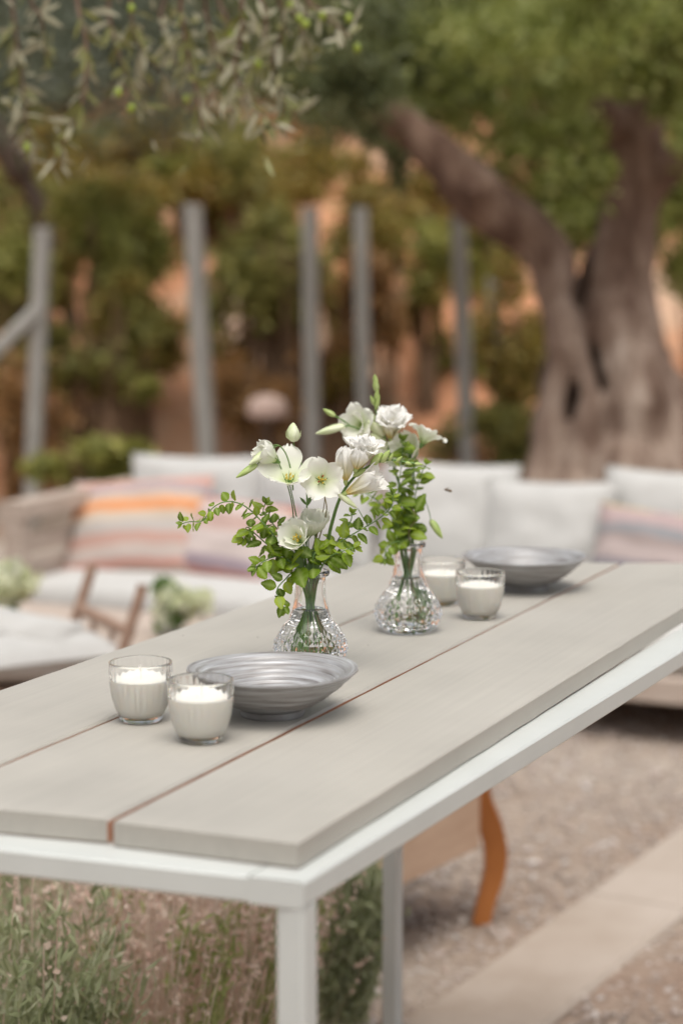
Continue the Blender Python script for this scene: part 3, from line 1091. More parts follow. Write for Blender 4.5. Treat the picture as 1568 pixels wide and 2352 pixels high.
# low wooden bench with curved orange legs beyond the far end of the table
def low_bench():
    foot = onz(1112, 2118, 0)
    left = at(812, 2091, 4.2)
    d = Vector((0.55, 0.835, 0))
    m_leg = mat('orange_varnish', (0.36, 0.125, 0.028), 0.4)
    noisy(m_leg, [(0.28, 0.09, 0.018), (0.40, 0.145, 0.035)], scale=10, stretch=(1, 1, 0.3), bump=0.1, bscale=30)
    m_pan = mat('peach_wood', (0.50, 0.30, 0.185), 0.65)
    noisy(m_pan, [(0.45, 0.30, 0.205), (0.55, 0.385, 0.275)], scale=6, stretch=(1, 1, 5), bump=0.15, bscale=40)
    root = thing('low_bench', 'low peach wooden bench on curved orange legs seen beneath the dining table', 'bench', foot)
    nrm = Vector((d.y, -d.x, 0))
    e = foot - d * 0.02
    W = -0.42
    L = 0.85

    def leg(p, out):
        mb = MB()
        prof = [(0.0, 0.030), (0.012, 0.031), (0.028, 0.036), (0.032, 0.040), (0.020, 0.040), (0.0, 0.036), (-0.008, 0.034), (-0.008, 0.034)]
        pts = [p + out * (o_ * 1.3) + Vector((0, 0, 0.062 * i)) for i, (o_, _) in enumerate(prof)]
        mb.tube(crv(pts, 4), [float(np.interp(i / 4, range(8), [r for _, r in prof])) for i in range(29)], 4)
        mb.build('leg', m_leg, root, foot, 50)
    for s in (0, 1):
        for q in (0, 1):
            p = e - d * L * s + nrm * W * q
            leg(p, (d * (1 if s == 0 else -1) * 0.8 + nrm * (0.5 if q == 0 else -0.5)))
    for q in (0, 1):
        mb = MB()
        z = 0.335
        a0 = e + nrm * (W * q) - d * 0.035 + Vector((0, 0, z))
        a1 = e + nrm * (W * q) - d * (L - 0.035) + Vector((0, 0, z))
        mb.bar(a0, a1, 0.03, 0.26)
        mb.build('side_panel', m_pan, root, foot)
    for s in (0, 1):
        mb = MB()
        a0 = e - d * L * s + nrm * (W * 0.07) + Vector((0, 0, 0.335))
        a1 = e - d * L * s + nrm * (W * 0.93) + Vector((0, 0, 0.335))
        mb.bar(a0, a1, 0.03, 0.2)
        mb.build('end_panel', m_pan, root, foot)
    for k in range(4):
        mb = MB()
        a0 = e + d * 0.06 + nrm * (W * (k + 0.5) / 4) + Vector((0, 0, 0.48))
        a1 = e - d * (L + 0.06) + nrm * (W * (k + 0.5) / 4) + Vector((0, 0, 0.48))
        mb.bar(a0, a1, 0.103, 0.026)
        mb.build('seat_slat', m_pan, root, foot)


low_bench()

# ------------------------------------------------------------------ lavender under and beyond the table
M_lav = leafy('lavender_leaf', [(0.26, 0.30, 0.15), (0.40, 0.44, 0.25), (0.55, 0.57, 0.40)], 0.7, 0.4)
M_lavg = leafy('lavender_green', [(0.22, 0.28, 0.08), (0.34, 0.40, 0.14), (0.48, 0.50, 0.24)], 0.7, 0.4)
M_stalk = leafy('dry_stalk', [(0.60, 0.45, 0.36), (0.72, 0.58, 0.48), (0.80, 0.68, 0.58), (0.66, 0.46, 0.39)], 0.85, 0.45)


def lavender(x, Y, h, r, label, green=1.0, dry=1.0, m=None):
    root = thing('lavender_bush', label, 'lavender', (x, Y, 0), 'lavender bushes around the table legs')
    org = (x, Y, 0)
    n = int(60 * dry)
    a = rng.uniform(0, 6.283, n)
    q = np.sqrt(rng.random(n))
    b0 = np.stack([x + 0.35 * r * q * np.cos(a), Y + 0.35 * r * q * np.sin(a), np.zeros(n)], 1)
    hh = h * rng.uniform(0.65, 1.0, n)
    lean = rng.normal(size=(n, 2)) * 0.05
    if not n:
        a = q = hh = np.zeros(0)
        lean = np.zeros((0, 2))
        b0 = np.zeros((0, 3))
    tp = np.stack([x + r * q * np.cos(a) + lean[:, 0] + 0.03, Y + r * q * np.sin(a) + lean[:, 1], hh], 1)
    # stalks: thin three-sided blades, with a dry flower head at the top
    w = 0.0018
    if n:
        side = np.stack([-np.sin(a), np.cos(a), np.zeros(n)], 1)
        mid = (b0 + tp) / 2 + np.stack([np.cos(a), np.sin(a), np.zeros(n)], 1) * (r * 0.12 * q)[:, None]
        V = np.stack([b0 - side * w, b0 + side * w, mid - side * w, mid + side * w, tp - side * w * .7, tp + side * w * .7], 1).reshape(-1, 3)
        i = np.arange(n)[:, None] * 6
        F = np.concatenate([i + np.array([[0, 1, 3, 2]]), i + np.array([[2, 3, 5, 4]])], 1).reshape(-1, 4)
        np_mesh('stalks', V, F, M_stalk, root, org, kind='stuff')
        k = 8
        k = 8
        cc = np.repeat(tp, k, 0) + np.repeat((tp - mid), k, 0) * rng.uniform(-0.55, 0.1, (n * k, 1)) + rng.normal(size=(n * k, 3)) * 0.006
        leaf_cloud('flower_heads', cc, 0.017, 0.011, M_stalk, root, org)
    n2 = int(5200 * green)
    if n2:
        ns = max(6, int(60 * green))
        ia = rng.uniform(0, 6.283, ns)
        iq = np.sqrt(rng.random(ns)) * r
        bx = np.stack([x + 0.5 * iq * np.cos(ia), Y + 0.5 * iq * np.sin(ia), np.full(ns, 0.05)], 1)
        tx = np.stack([x + iq * np.cos(ia) + 0.05, Y + iq * np.sin(ia), h * rng.uniform(0.55, 0.95, ns)], 1)
        s = rng.integers(0, ns, n2)
        t = rng.random(n2) ** 0.6
        d = (tx - bx)[s]
        c = bx[s] + d * t[:, None] + rng.normal(size=(n2, 3)) * np.array([0.014, 0.014, 0.01])
        leaf_cloud('foliage', c, 0.038, 0.0075, m or M_lav, root, org, dirs=d / np.linalg.norm(d, axis=1)[:, None] + rng.normal(size=(n2, 3)) * 0.3)


lavender(-0.52, 3.02, 0.66, 0.17, 'grey-green lavender at the lower left beyond the near table corner', 1.3, 0.5)
lavender(-0.345, 3.30, 0.60, 0.19, 'dry pinkish lavender with a few green shoots beside the grey-green one', 0.22, 2.6, M_lavg)
lavender(-0.225, 3.50, 0.56, 0.17, 'dry tan lavender in the middle of the opening under the table', 0.14, 2.6, M_lavg)
lavender(-0.175, 3.74, 0.55, 0.11, 'tan lavender with tall green shoots just left of the front table leg', 0.25, 2.0, M_lavg)
lavender(-0.66, 3.75, 0.62, 0.26, 'tall dry lavender at the far left behind the grey-green one', 0.5, 1.8)
lavender(-0.005, 3.95, 0.42, 0.06, 'small round grey-green lavender between the front and back table legs', 1.6, 0.0)
lavender(-0.40, 2.92, 0.42, 0.12, 'low lavender with green tufts at the bottom under the table', 0.5, 0.5)
lavender(-0.40, 4.15, 0.56, 0.26, 'pale dry lavender farthest back beyond the table', 0.2, 1.8)

# ------------------------------------------------------------------ the dining table
TH = 0.0268
PL = dict(
    p1=((685, 1936), (258, 1885), (1737, 1294), (1431, 1292.7)),
    p2=((249, 1880), (-195, 1840), (1420, 1291.5), (1134, 1289.5)),
    p3=((-201, 1835), (-612, 1796), (1128, 1289), (865, 1288)))
tb = onT(784, 1500)
TORG = Vector((tb.x, tb.y, 0))
table = thing('dining_table', 'long white steel table topped with three greige painted planks', 'table', TORG)


def plank(key, bow, seed):
    NR, NL, FR, FL = [onT(*q) for q in PL[key]]
    mb = MB()
    nseg = 60
    b = 0.0013
    ax = (FR - NR).normalized()
    tt = [0.0, 0.0016] + [0.0016 + (1 - 0.0032) * i / nseg for i in range(1, nseg)] + [1 - 0.0016, 1.0]
    rings = []
    for i, t in enumerate(tt):
        pr, pl = NR.lerp(FR, t), NL.lerp(FL, t)
        ac = (pl - pr)
        W = ac.length
        ac.normalize()
        end = 0.0012 if i in (0, len(tt) - 1) else 0
        z = bow * math.sin(math.pi * min(1, max(0, (t - 0.15) / 1.0))) ** 2
        j = lambda k, s: s * noise.noise((t * 26 + k * 7.3, seed, k))
        br = b if key == 'p1' else 0.003
        bl = b if key == 'p3' else 0.003
        prof = [(br, 0), (0, -br), (0, -TH + b), (b * 1.2, -TH), (W - b, -TH), (W, -TH + b), (W, -bl), (W - bl, 0)]
        ring = []
        for k, (s, h) in enumerate(prof):
            s2 = s + (end if s < W / 2 else -end) + j(k, 0.0009)
            h2 = h - end * (1 if h > -TH / 2 else -1) + (j(k + 9, 0.0011) if h < -TH / 2 else j(k + 9, 0.0004))
            ring.append(pr + ac * s2 + Vector((0, 0, z + h2)))
        rings.append(ring)
    vs = [p for r_ in rings for p in r_]
    fs, mi = [], []
    for i in range(len(rings) - 1):
        for k in range(8):
            k2 = (k + 1) % 8
            fs.append((i * 8 + k, i * 8 + k2, i * 8 + 8 + k2, i * 8 + 8 + k))
            raw = (k == 5 and key != 'p3') or (k == 1 and key != 'p1') or k == 3
            mi.append(1 if raw else 0)
    fs += [tuple(reversed(range(8))), tuple(range(len(vs) - 8, len(vs)))]
    mi += [0, 0]
    mb.v, mb.f, mb.m = [tuple(p) for p in vs], fs, mi
    return mb.build('plank', [M_paint, M_rust], table, TORG, 30)


plank('p1', 0.0022, 1.0)
plank('p2', 0.0, 2.0)
plank('p3', 0.0, 3.0)

# frame: outer line of the rails, on the level of the underside of the planks
RZ = TABLE_Z - TH - 0.0005
RH, RW, LW = 0.027, 0.058, 0.031
c0 = onz(697, 2026.5, RZ)                 # near right outer corner
c1 = onz(1840, 1327, RZ)                  # far right
c0l = onz(-650, 1877, RZ)                 # near left
lng = (onz(1568, 1492.2, RZ) - c0).normalized()
c1 = c0 + lng * 2.0
acr = (c0l - c0)
acr.normalize()
WF = (onz(0, 1949.5, RZ) - c0).normalized()
back0 = onT(0, 1585.8)
nrmT = Vector((-lng.y, lng.x, 0))
wid = (back0 - c0).dot(nrmT) + 0.006
acr = WF
k = wid / acr.dot(nrmT)
c2 = c0 + acr * k
c3 = c2 + lng * 1.80


def rail(a0, a1, b0, b1):
    """hollow-section rail: a0..a1 its outer line, b0..b1 its inner line, ends cut to fit the corners"""
    mb = MB()
    c = 0.0025
    vs = []
    for o_, i_ in ((a0, b0), (a1, b1)):
        w = (i_ - o_).length
        d = (i_ - o_).normalized()
        for s_, h in ((0, -RH + c), (0, -c), (c, 0), (w - c, 0), (w, -c), (w, -RH + c), (w - c, -RH), (c, -RH)):
            vs.append(o_ + d * s_ + Vector((0, 0, h)))
    fs = [(k, (k + 1) % 8, (k + 1) % 8 + 8, k + 8) for k in range(8)] + [tuple(reversed(range(8))), tuple(range(8, 16))]
    mb.add(vs, fs)
    mb.build('frame_rail', M_white, table, TORG)


dfar = (c3 - c1).normalized()
kn = RW / acr.dot(nrmT)
kf = RW / dfar.dot(nrmT)
acn = Vector((-acr.y, acr.x, 0))
if acn.dot(lng) < 0:
    acn = -acn
kl = RW / lng.dot(acn)
dfn = Vector((-dfar.y, dfar.x, 0))
if dfn.dot(lng) > 0:
    dfn = -dfn
kl2 = RW / -lng.dot(dfn)
g_ = acr * 0.0002
g2 = dfar * 0.0002
rail(c0, c1, c0 + acr * kn, c1 + dfar * kn)
rail(c2, c3, c2 - acr * kn, c3 - dfar * kn)
rail(c0 + acr * kn + g_, c2 - acr * kn - g_, c0 + acr * kn + g_ + lng * kl, c2 - acr * kn - g_ + lng * kl)
rail(c1 + dfar * kn + g2, c3 - dfar * kn - g2, c1 + dfar * kn + g2 - lng * kl2, c3 - dfar * kn - g2 - lng * kl2)


def table_leg(p, i1, i2, name='leg'):
    mb = MB()
    c = p + i1 * (LW / 2) + i2 * (LW / 2)
    c.z = 0
    a = Vector((c.x, c.y, 0.0))
    t = Vector((c.x, c.y, RZ - RH + 0.0005))
    mb.bar(a, t, LW, LW, up=tuple(i1), bev=0.0035)
    mb.bar((c.x, c.y, 0.0), (c.x, c.y, 0.012), LW * 1.15, LW * 1.15, up=tuple(i1), bev=0.003)
    mb.build('leg', M_white, table, TORG)


table_leg(c0, nrmT, lng)
table_leg(c2, -nrmT, lng)
table_leg(c1 - lng * LW, nrmT, lng)
table_leg(c3 - lng * LW, -nrmT, lng)

# paint chips and specks on the top
mb = MB()
for px, py in [(592, 1464), (420, 1460), (1230, 1540), (845, 1482), (880, 1440)]:
    p = onT(px, py)
    mb.lathe([(0, 0.0006), (0.0012, 0.0004), (0.0016, 0.0001)], 7, (p.x, p.y, TABLE_Z))
mb.build('specks', mat('speck', (0.16, 0.14, 0.12), 0.9), table, TORG, kind='stuff')

# ------------------------------------------------------------------ bowls
M_bowl = mat('grey_glaze', (0.25, 0.25, 0.26), 0.4, 0.12)


def bowl_mat():
    m = M_bowl
    tc = nd(m, 'ShaderNodeTexCoord')
    sx = nd(m, 'ShaderNodeSeparateXYZ')
    lk(m, tc.outputs['Object'], sx.inputs[0])
    xy = nd(m, 'ShaderNodeCombineXYZ')
    lk(m, sx.outputs[0], xy.inputs[0])
    lk(m, sx.outputs[1], xy.inputs[1])
    ln = nd(m, 'ShaderNodeVectorMath', operation='LENGTH')
    lk(m, xy.outputs[0], ln.inputs[0])
    cm = nd(m, 'ShaderNodeCombineXYZ')
    for q_, k_, d_ in ((ln.outputs['Value'], 300, 0), (sx.outputs[0], 16, 1), (sx.outputs[1], 16, 2)):
        mm = nd(m, 'ShaderNodeMath', operation='MULTIPLY')
        lk(m, q_, mm.inputs[0])
        mm.inputs[1].default_value = k_
        lk(m, mm.outputs[0], cm.inputs[d_])
    n1 = nd(m, 'ShaderNodeTexNoise')
    n1.inputs['Scale'].default_value = 1.0
    n1.inputs['Detail'].default_value = 5
    lk(m, cm.outputs[0], n1.inputs['Vector'])
    r = ramp(m, [(0.30, (0.20, 0.185, 0.175)), (0.45, (0.30, 0.29, 0.285)), (0.58, (0.39, 0.39, 0.395)), (0.75, (0.56, 0.565, 0.575))])
    lk(m, n1.outputs[0], r.inputs[0])
    lk(m, r.outputs[0], bsdf(m).inputs['Base Color'])
    r2 = ramp(m, [(0.3, (0.48, 0.48, 0.48)), (0.7, (0.28, 0.28, 0.28))])
    lk(m, n1.outputs[0], r2.inputs[0])
    lk(m, r2.outputs[0], bsdf(m).inputs['Roughness'])
    bp = nd(m, 'ShaderNodeBump')
    bp.inputs['Strength'].default_value = 0.35
    bp.inputs['Distance'].default_value = 0.001
    lk(m, n1.outputs[0], bp.inputs['Height'])
    lk(m, bp.outputs[0], bsdf(m).inputs['Normal'])


bowl_mat()


def bowl(px, py, label, seed):
    p = onT(px, py)
    Rr, H = 0.1055, 0.0585
    prof = [(0, 0.004), (0.030, 0.004), (0.033, 0.0), (0.039, 0.0), (0.0405, 0.003), (0.0395, 0.008), (0.043, 0.0115)]
    for i in range(1, 26):
        t = i / 25
        r = 0.043 + (Rr - 0.043) * (t ** 0.85)
        z = 0.0115 + (H - 0.0135) * (t ** 1.18) + 0.0
        w = 0.0010 * math.sin(t * 66) + 0.0005 * noise.noise((t * 20, seed, 0))
        prof.append((r + w, z))
    prof += [(Rr + 0.0012, H - 0.0015), (Rr + 0.0008, H + 0.0006), (Rr - 0.0015, H + 0.0012), (Rr - 0.004, H - 0.0002)]
    for i in range(24, -1, -1):
        t = i / 25
        r = 0.034 + (Rr - 0.0385 - 0.0) * (t ** 0.85) * (0.9)
        r = min(r, Rr - 0.0045)
        z = 0.0165 + (H - 0.0185) * (t ** 1.22)
        w = 0.0012 * math.sin(t * 66 + 1)
        prof.append((r, z + w))
    prof.append((0, 0.0155))
    mb = MB()
    mb.lathe(prof, 96, p)
    o = mb.build('bowl', M_bowl, None, p, 50)
    # hand-thrown: slightly uneven rim
    for v in o.data.vertices:
        a = math.atan2(v.co.y, v.co.x)
        f = (v.co.z / H) ** 2
        v.co.z += f * 0.0012 * math.sin(2 * a + seed)
        q = 1 + f * 0.008 * math.sin(3 * a + seed * 2)
        v.co.x *= q
        v.co.y *= q
    tag(o, label, 'bowl', 'grey ridged bowls')


bowl(625, 1641, 'grey ridged bowl beside the two nearer candles in front of a vase', 0.4)
bowl(1205, 1353, 'grey ridged bowl at the far end behind the ribbed candle glass', 2.1)


# ------------------------------------------------------------------ candles in ribbed glasses
def candle(px, py, label, wick_lean, fill=0.66):
    p = onT(px, py)
    root = thing('candle', label, 'candle', p, 'cream candles in ribbed glasses')
    Rt, H = 0.0385, 0.0745
    n = 112
    outer = [(0.0, 0.0008), (0.021, 0.0005), (0.0245, 0.0015), (0.0265, 0.005), (0.0275, 0.009), (0.0315, 0.018), (0.0352, 0.032), (0.0374, 0.048), (0.0383, 0.062), (0.0386, 0.0725)]
    rim = [(0.0384, 0.0742), (0.0374, 0.0748), (0.0366, 0.0742)]
    inner = [(0.0362, 0.0715), (0.0358, 0.062), (0.0348, 0.048), (0.0326, 0.032), (0.0290, 0.0170), (0.0240, 0.0092), (0.016, 0.0074), (0.0, 0.0070)]
    mb = MB()
    mb.lathe(outer + rim + inner, n, p)
    # ribs pressed into the outside, between foot and lip
    org = Vector(p)
    vs = []
    for v in mb.v:
        q = Vector(v) - org
        r = math.hypot(q.x, q.y)
        if r > 0.02 and 0.012 < q.z < 0.069:
            a = math.atan2(q.y, q.x)
            f = min(1, (q.z - 0.012) / 0.012, (0.069 - q.z) / 0.006)
            out_r = float(np.interp(q.z, [z for _, z in outer], [r_ for r_, _ in outer]))
            if r > out_r - 0.0012:
                k = 1 + 0.0009 * f * math.cos(a * 28) / r
                q.x *= k
                q.y *= k
        vs.append(tuple(org + q))
    mb.v = vs
    mb.build('glass_cup', M_cup, root, p, 60)
    zf = 0.0115 + (H - 0.012) * fill

    def rin(z):
        return float(np.interp(z, [z_ for _, z_ in inner][::-1], [r_ for r_, _ in inner][::-1]))
    mb = MB()
    e = 0.0006
    zs = [0.0078, 0.0095, 0.0170, 0.026, 0.032, 0.042, zf - 0.002]
    prof = [(0, 0.0074)] + [(rin(z) + e, z) for z in zs] + [(rin(zf) + e - 0.0003, zf + 0.0006), (rin(zf) - 0.003, zf - 0.0005), (0.02, zf - 0.001), (0.006, zf - 0.0012), (0, zf - 0.0004)]
    mb.lathe(prof, 64, p)
    mb.build('wax', M_wax, root, p, 60)
    mb = MB()
    top = Vector(p) + Vector((wick_lean[0], wick_lean[1], zf + 0.017))
    mb.tube(crv([Vector(p) + Vector((0, 0, zf - 0.002)), Vector(p) + Vector((wick_lean[0] * .3, 0, zf + 0.006)), top], 4), 0.0012, 6)
    mb.build('wick', M_wick, root, p)


candle(462, 1702, 'cream candle in ribbed glass nearest to the table front touching the bowl', (0.001, 0.0))
candle(325, 1656, 'cream candle in ribbed glass at the left near the plank gap', (-0.001, 0.001))
candle(1101, 1420, 'cream candle in ribbed glass in front of the farther bowl', (0.0, 0.001))
candle(1014, 1388, 'cream candle in ribbed glass half hidden behind the farther vase', (0.001, 0.0), 0.64)

# ------------------------------------------------------------------ vases
VR = 0.0520


def vase(px, py, label, rot):
    p = onT(px, py)
    root = thing('cut_glass_vase', label, 'vase', p, 'cut glass bud vases')
    mb = MB()
    N = 22
    # lower body: rows of cut diamonds, each a small raised pyramid
    env_h = np.array([0.0, 0.05, 0.22, 0.5, 0.72, 0.92, 1.12, 1.30]) * VR
    env_r = np.array([0.62, 0.74, 0.90, 1.0, 0.97, 0.865, 0.735, 0.63]) * VR
    nrows = 11
    zs = np.linspace(0.06, 1.20, nrows) * VR

    def er(z):
        return float(np.interp(z, env_h, env_r))
    rows = []
    for j, z in enumerate(zs):
        off = (j % 2) * 0.5
        row = []
        for i in range(N):
            a = 2 * math.pi * (i + off) / N + rot
            row.append(Vector((er(z) * 0.981 * math.cos(a), er(z) * 0.981 * math.sin(a), z)))
        rows.append(row)
    V, Fc = [], []

    def add(q):
        V.append(tuple(Vector(p) + q))
        return len(V) - 1
    idx = [[add(q) for q in row] for row in rows]
    for j in range(nrows - 2):
        off = j % 2
        for i in range(N):
            # diamond with bottom (j,i), sides on row j+1, top (j+2,i)
            if off == 0:
                l, r = idx[j + 1][(i - 1) % N], idx[j + 1][i]
            else:
                l, r = idx[j + 1][i], idx[j + 1][(i + 1) % N]
            b, t = idx[j][i], idx[j + 2][i]
            a = 2 * math.pi * (i + off * 0.5) / N + rot
            z = zs[j + 1]
            rr = er(z) * 1.017
            c = add(Vector((rr * math.cos(a), rr * math.sin(a), z)))
            Fc += [(b, r, c), (r, t, c), (t, l, c), (l, b, c)]
    # close the zig-zag at the bottom and the top rows with triangles
    for i in range(N):
        Fc.append((idx[0][i], idx[0][(i + 1) % N], idx[1][i]))
        j = nrows - 1
        if j % 2 == 0:
            l, r = idx[j - 1][(i - 1) % N], idx[j - 1][i]
            Fc.append((idx[j][i], l, r)) if False else None
        Fc.append((idx[j][(i + 1) % N], idx[j][i], idx[j - 1][i] if j % 2 == 0 else idx[j - 1][(i + 1) % N]))
    # base
    foot = [add(Vector((0.60 * VR * math.cos(2 * math.pi * i / N + rot), 0.60 * VR * math.sin(2 * math.pi * i / N + rot), 0))) for i in range(N)]
    ctr = add(Vector((0, 0, 0.004)))
    for i in range(N):
        i2 = (i + 1) % N
        Fc.append((foot[i], foot[i2], idx[0][i2], idx[0][i]))
        Fc.append((ctr, foot[i2], foot[i]))
    # neck with soft flutes, lip, and the smooth inside
    up = [(0.60, 1.28), (0.545, 1.40), (0.50, 1.52), (0.455, 1.66), (0.425, 1.80), (0.408, 1.95), (0.402, 2.12), (0.405, 2.28), (0.418, 2.335), (0.49, 2.355), (0.515, 2.40), (0.515, 2.445), (0.495, 2.475), (0.455, 2.485), (0.42, 2.465)]
    inn = [(0.352, 2.40), (0.345, 2.2), (0.345, 1.95), (0.362, 1.78), (0.40, 1.62), (0.425, 1.555), (0.415, 1.548)]
    up = [(r, z if z < 1.3 else 1.3 + (z - 1.3) * 1.13) for r, z in up]
    inn = [(r, z if z < 1.3 else 1.3 + (z - 1.3) * 1.13) for r, z in inn]
    prev = idx[nrows - 1]
    n2 = N
    for r, z in up + inn:
        row = []
        oo = ((nrows - 1) % 2) * 0.5
        for i in range(n2):
            a = 2 * math.pi * (i + oo) / n2 + rot
            fl = 1 + (0.018 * math.cos(a * 11) if 1.25 < z < 1.9 and (r, z) in up else 0)
            row.append(add(Vector((r * VR * fl * math.cos(a), r * VR * fl * math.sin(a), z * VR))))
        for i in range(n2):
            i2 = (i + 1) % n2
            Fc.append((prev[i], prev[i2], row[i2], row[i]))
        prev = row
    lev = 1.3 + (1.548 - 1.3) * 1.13
    ci = add(Vector((0, 0, lev * VR)))
    for i in range(n2):
        Fc.append((prev[i], prev[(i + 1) % n2], ci))
    mb.v, mb.f, mb.m = V, Fc, [0] * len(Fc)
    mb.build('glass_body', M_glass, root, p, 24)
    # the water reaches the inside of the glass all round and reads as one clear body with it: its open surface is the part to see
    mb = MB()
    w = [(0, lev + 0.006), (0.39, lev + 0.006), (0.405, lev + 0.012), (0.40, lev + 0.022), (0.36, lev + 0.016), (0, lev + 0.016)]
    mb.lathe([(r * VR, z * VR) for r, z in w], 44, p)
    mb.build('water', M_water, root, p, 60)
    return Vector(p)


V1 = vase(713, 1533, 'cut glass vase behind the nearer bowl, part filled with water', 0.1)
V2 = vase(936, 1449, 'cut glass vase beside the farther candles, standing nearer the far end', 0.3)

# ------------------------------------------------------------------ flowers
def petal_mat(name, base, mid, tip, trans=0.3):
    m = bpy.data.materials.new(name)
    m.use_nodes = True
    b = bsdf(m)
    b.inputs['Roughness'].default_value = 0.55
    at_ = nd(m, 'ShaderNodeAttribute', attribute_name='grow')
    r = ramp(m, [(0.0, base), (0.30, mid), (0.75, tip)])
    lk(m, at_.outputs['Fac'], r.inputs[0])
    lk(m, r.outputs[0], b.inputs['Base Color'])
    n = nd(m, 'ShaderNodeTexNoise')
    n.inputs['Scale'].default_value = 220
    tc = nd(m, 'ShaderNodeTexCoord')
    mp = nd(m, 'ShaderNodeMapping')
    mp.inputs['Scale'].default_value = (1, 1, 0.15)
    lk(m, tc.outputs['Object'], mp.inputs[0])
    lk(m, mp.outputs[0], n.inputs['Vector'])
    bp = nd(m, 'ShaderNodeBump')
    bp.inputs['Strength'].default_value = 0.25
    bp.inputs['Distance'].default_value = 0.0008
    lk(m, n.outputs[0], bp.inputs['Height'])
    lk(m, bp.outputs[0], b.inputs['Normal'])
    t = nd(m, 'ShaderNodeBsdfTranslucent')
    lk(m, r.outputs[0], t.inputs[0])
    ms = nd(m, 'ShaderNodeMixShader')
    ms.inputs[0].default_value = trans
    lk(m, b.outputs[0], ms.inputs[1])
    lk(m, t.outputs[0], ms.inputs[2])
    lk(m, ms.outputs[0], m.node_tree.nodes['Material Output'].inputs[0])
    return m


M_petal = petal_mat('lisianthus_petal', (0.50, 0.60, 0.20), (0.78, 0.83, 0.62), (0.88, 0.88, 0.80))
M_petalf = petal_mat('freesia_petal', (0.82, 0.62, 0.12), (0.86, 0.82, 0.60), (0.90, 0.89, 0.85))
M_petalg = petal_mat('greenish_petal', (0.40, 0.52, 0.16), (0.68, 0.76, 0.46), (0.80, 0.84, 0.64))
M_stem = mat('flower_stem', (0.13, 0.235, 0.055), 0.5)
noisy(M_stem, [(0.10, 0.19, 0.04), (0.16, 0.28, 0.075)], scale=40)
M_stemb = mat('reddish_stem', (0.21, 0.17, 0.07), 0.55)
M_budm = mat('bud_green', (0.34, 0.45, 0.12), 0.5)
noisy(M_budm, [(0.22, 0.34, 0.07), (0.38, 0.48, 0.15), (0.52, 0.60, 0.28)], scale=60, stretch=(1, 1, 0.25), bump=0.3, bscale=160, dist=0.0006)
M_budpale = mat('bud_pale', (0.60, 0.66, 0.36), 0.5)
noisy(M_budpale, [(0.42, 0.52, 0.20), (0.66, 0.72, 0.45), (0.78, 0.80, 0.62)], scale=60, stretch=(1, 1, 0.25), bump=0.3, bscale=160, dist=0.0006)
M_yellow = mat('stamen_yellow', (0.62, 0.45, 0.06), 0.6)
M_red = mat('anther_red', (0.35, 0.06, 0.02), 0.6)

_petals = {}


def petal_me(L, W, a0, a1, cup, ruf, seed, m, curl=0.0):
    key = (L, W, a0, a1, cup, ruf, seed, m.name, curl)
    if key in _petals:
        return _petals[key]
    rnd = random.Random(seed)
    ph = rnd.random() * 6.28
    ph2 = rnd.random() * 6.28
    nu, nv = 10, 12
    x, z = 0.0, 0.0
    vs, gr = [], []
    for j in range(nv + 1):
        v = j / nv
        a = R(a0) + (R(a1) - R(a0)) * v + R(curl) * max(0, (v - 0.7) / 0.3) ** 2
        if j:
            x += math.sin(a) * L / nv
            z += math.cos(a) * L / nv
        w = W * 0.5 * (0.16 + 0.84 * min(1, v / 0.62) ** 0.8) * math.sqrt(max(0.0, 1 - max(0, (v - 0.55) / 0.47) ** 2.4))
        nx, nz = -math.cos(a), math.sin(a)        # towards the axis
        for i in range(nu + 1):
            u = 2 * i / nu - 1
            c = cup * w * u * u
            rr = ruf * (v ** 2.5) * (math.sin(u * 5.2 + ph) * 0.7 + math.sin(u * 9.1 + ph2) * 0.4) * L * (0.35 + 0.65 * abs(u))
            tipw = 1 - 0.05 * v ** 4 * math.cos(u * 7 + ph)
            vs.append((x * tipw + nx * (c + rr), u * w, z * tipw + nz * (c + rr)))
            gr.append(v)
    fs = []
    for j in range(nv):
        for i in range(nu):
            q = j * (nu + 1) + i
            fs.append((q, q + 1, q + nu + 2, q + nu + 1))
    me = bpy.data.meshes.new('petal')
    me.from_pydata(vs, [], fs)
    me.materials.append(m)
    at_ = me.attributes.new('grow', 'FLOAT', 'POINT')
    at_.data.foreach_set('value', gr)
    me.shade_smooth()
    _petals[key] = me
    return me


def axis_mat(pos, axis, spin=0.0, s=1.0):
    z = Vector(axis).normalized()
    q = Vector((0, 0, 1)).rotation_difference(z)
    M = Matrix.Translation(Vector(pos)) @ q.to_matrix().to_4x4() @ Matrix.Rotation(spin, 4, 'Z') @ Matrix.Scale(s, 4)
    return M


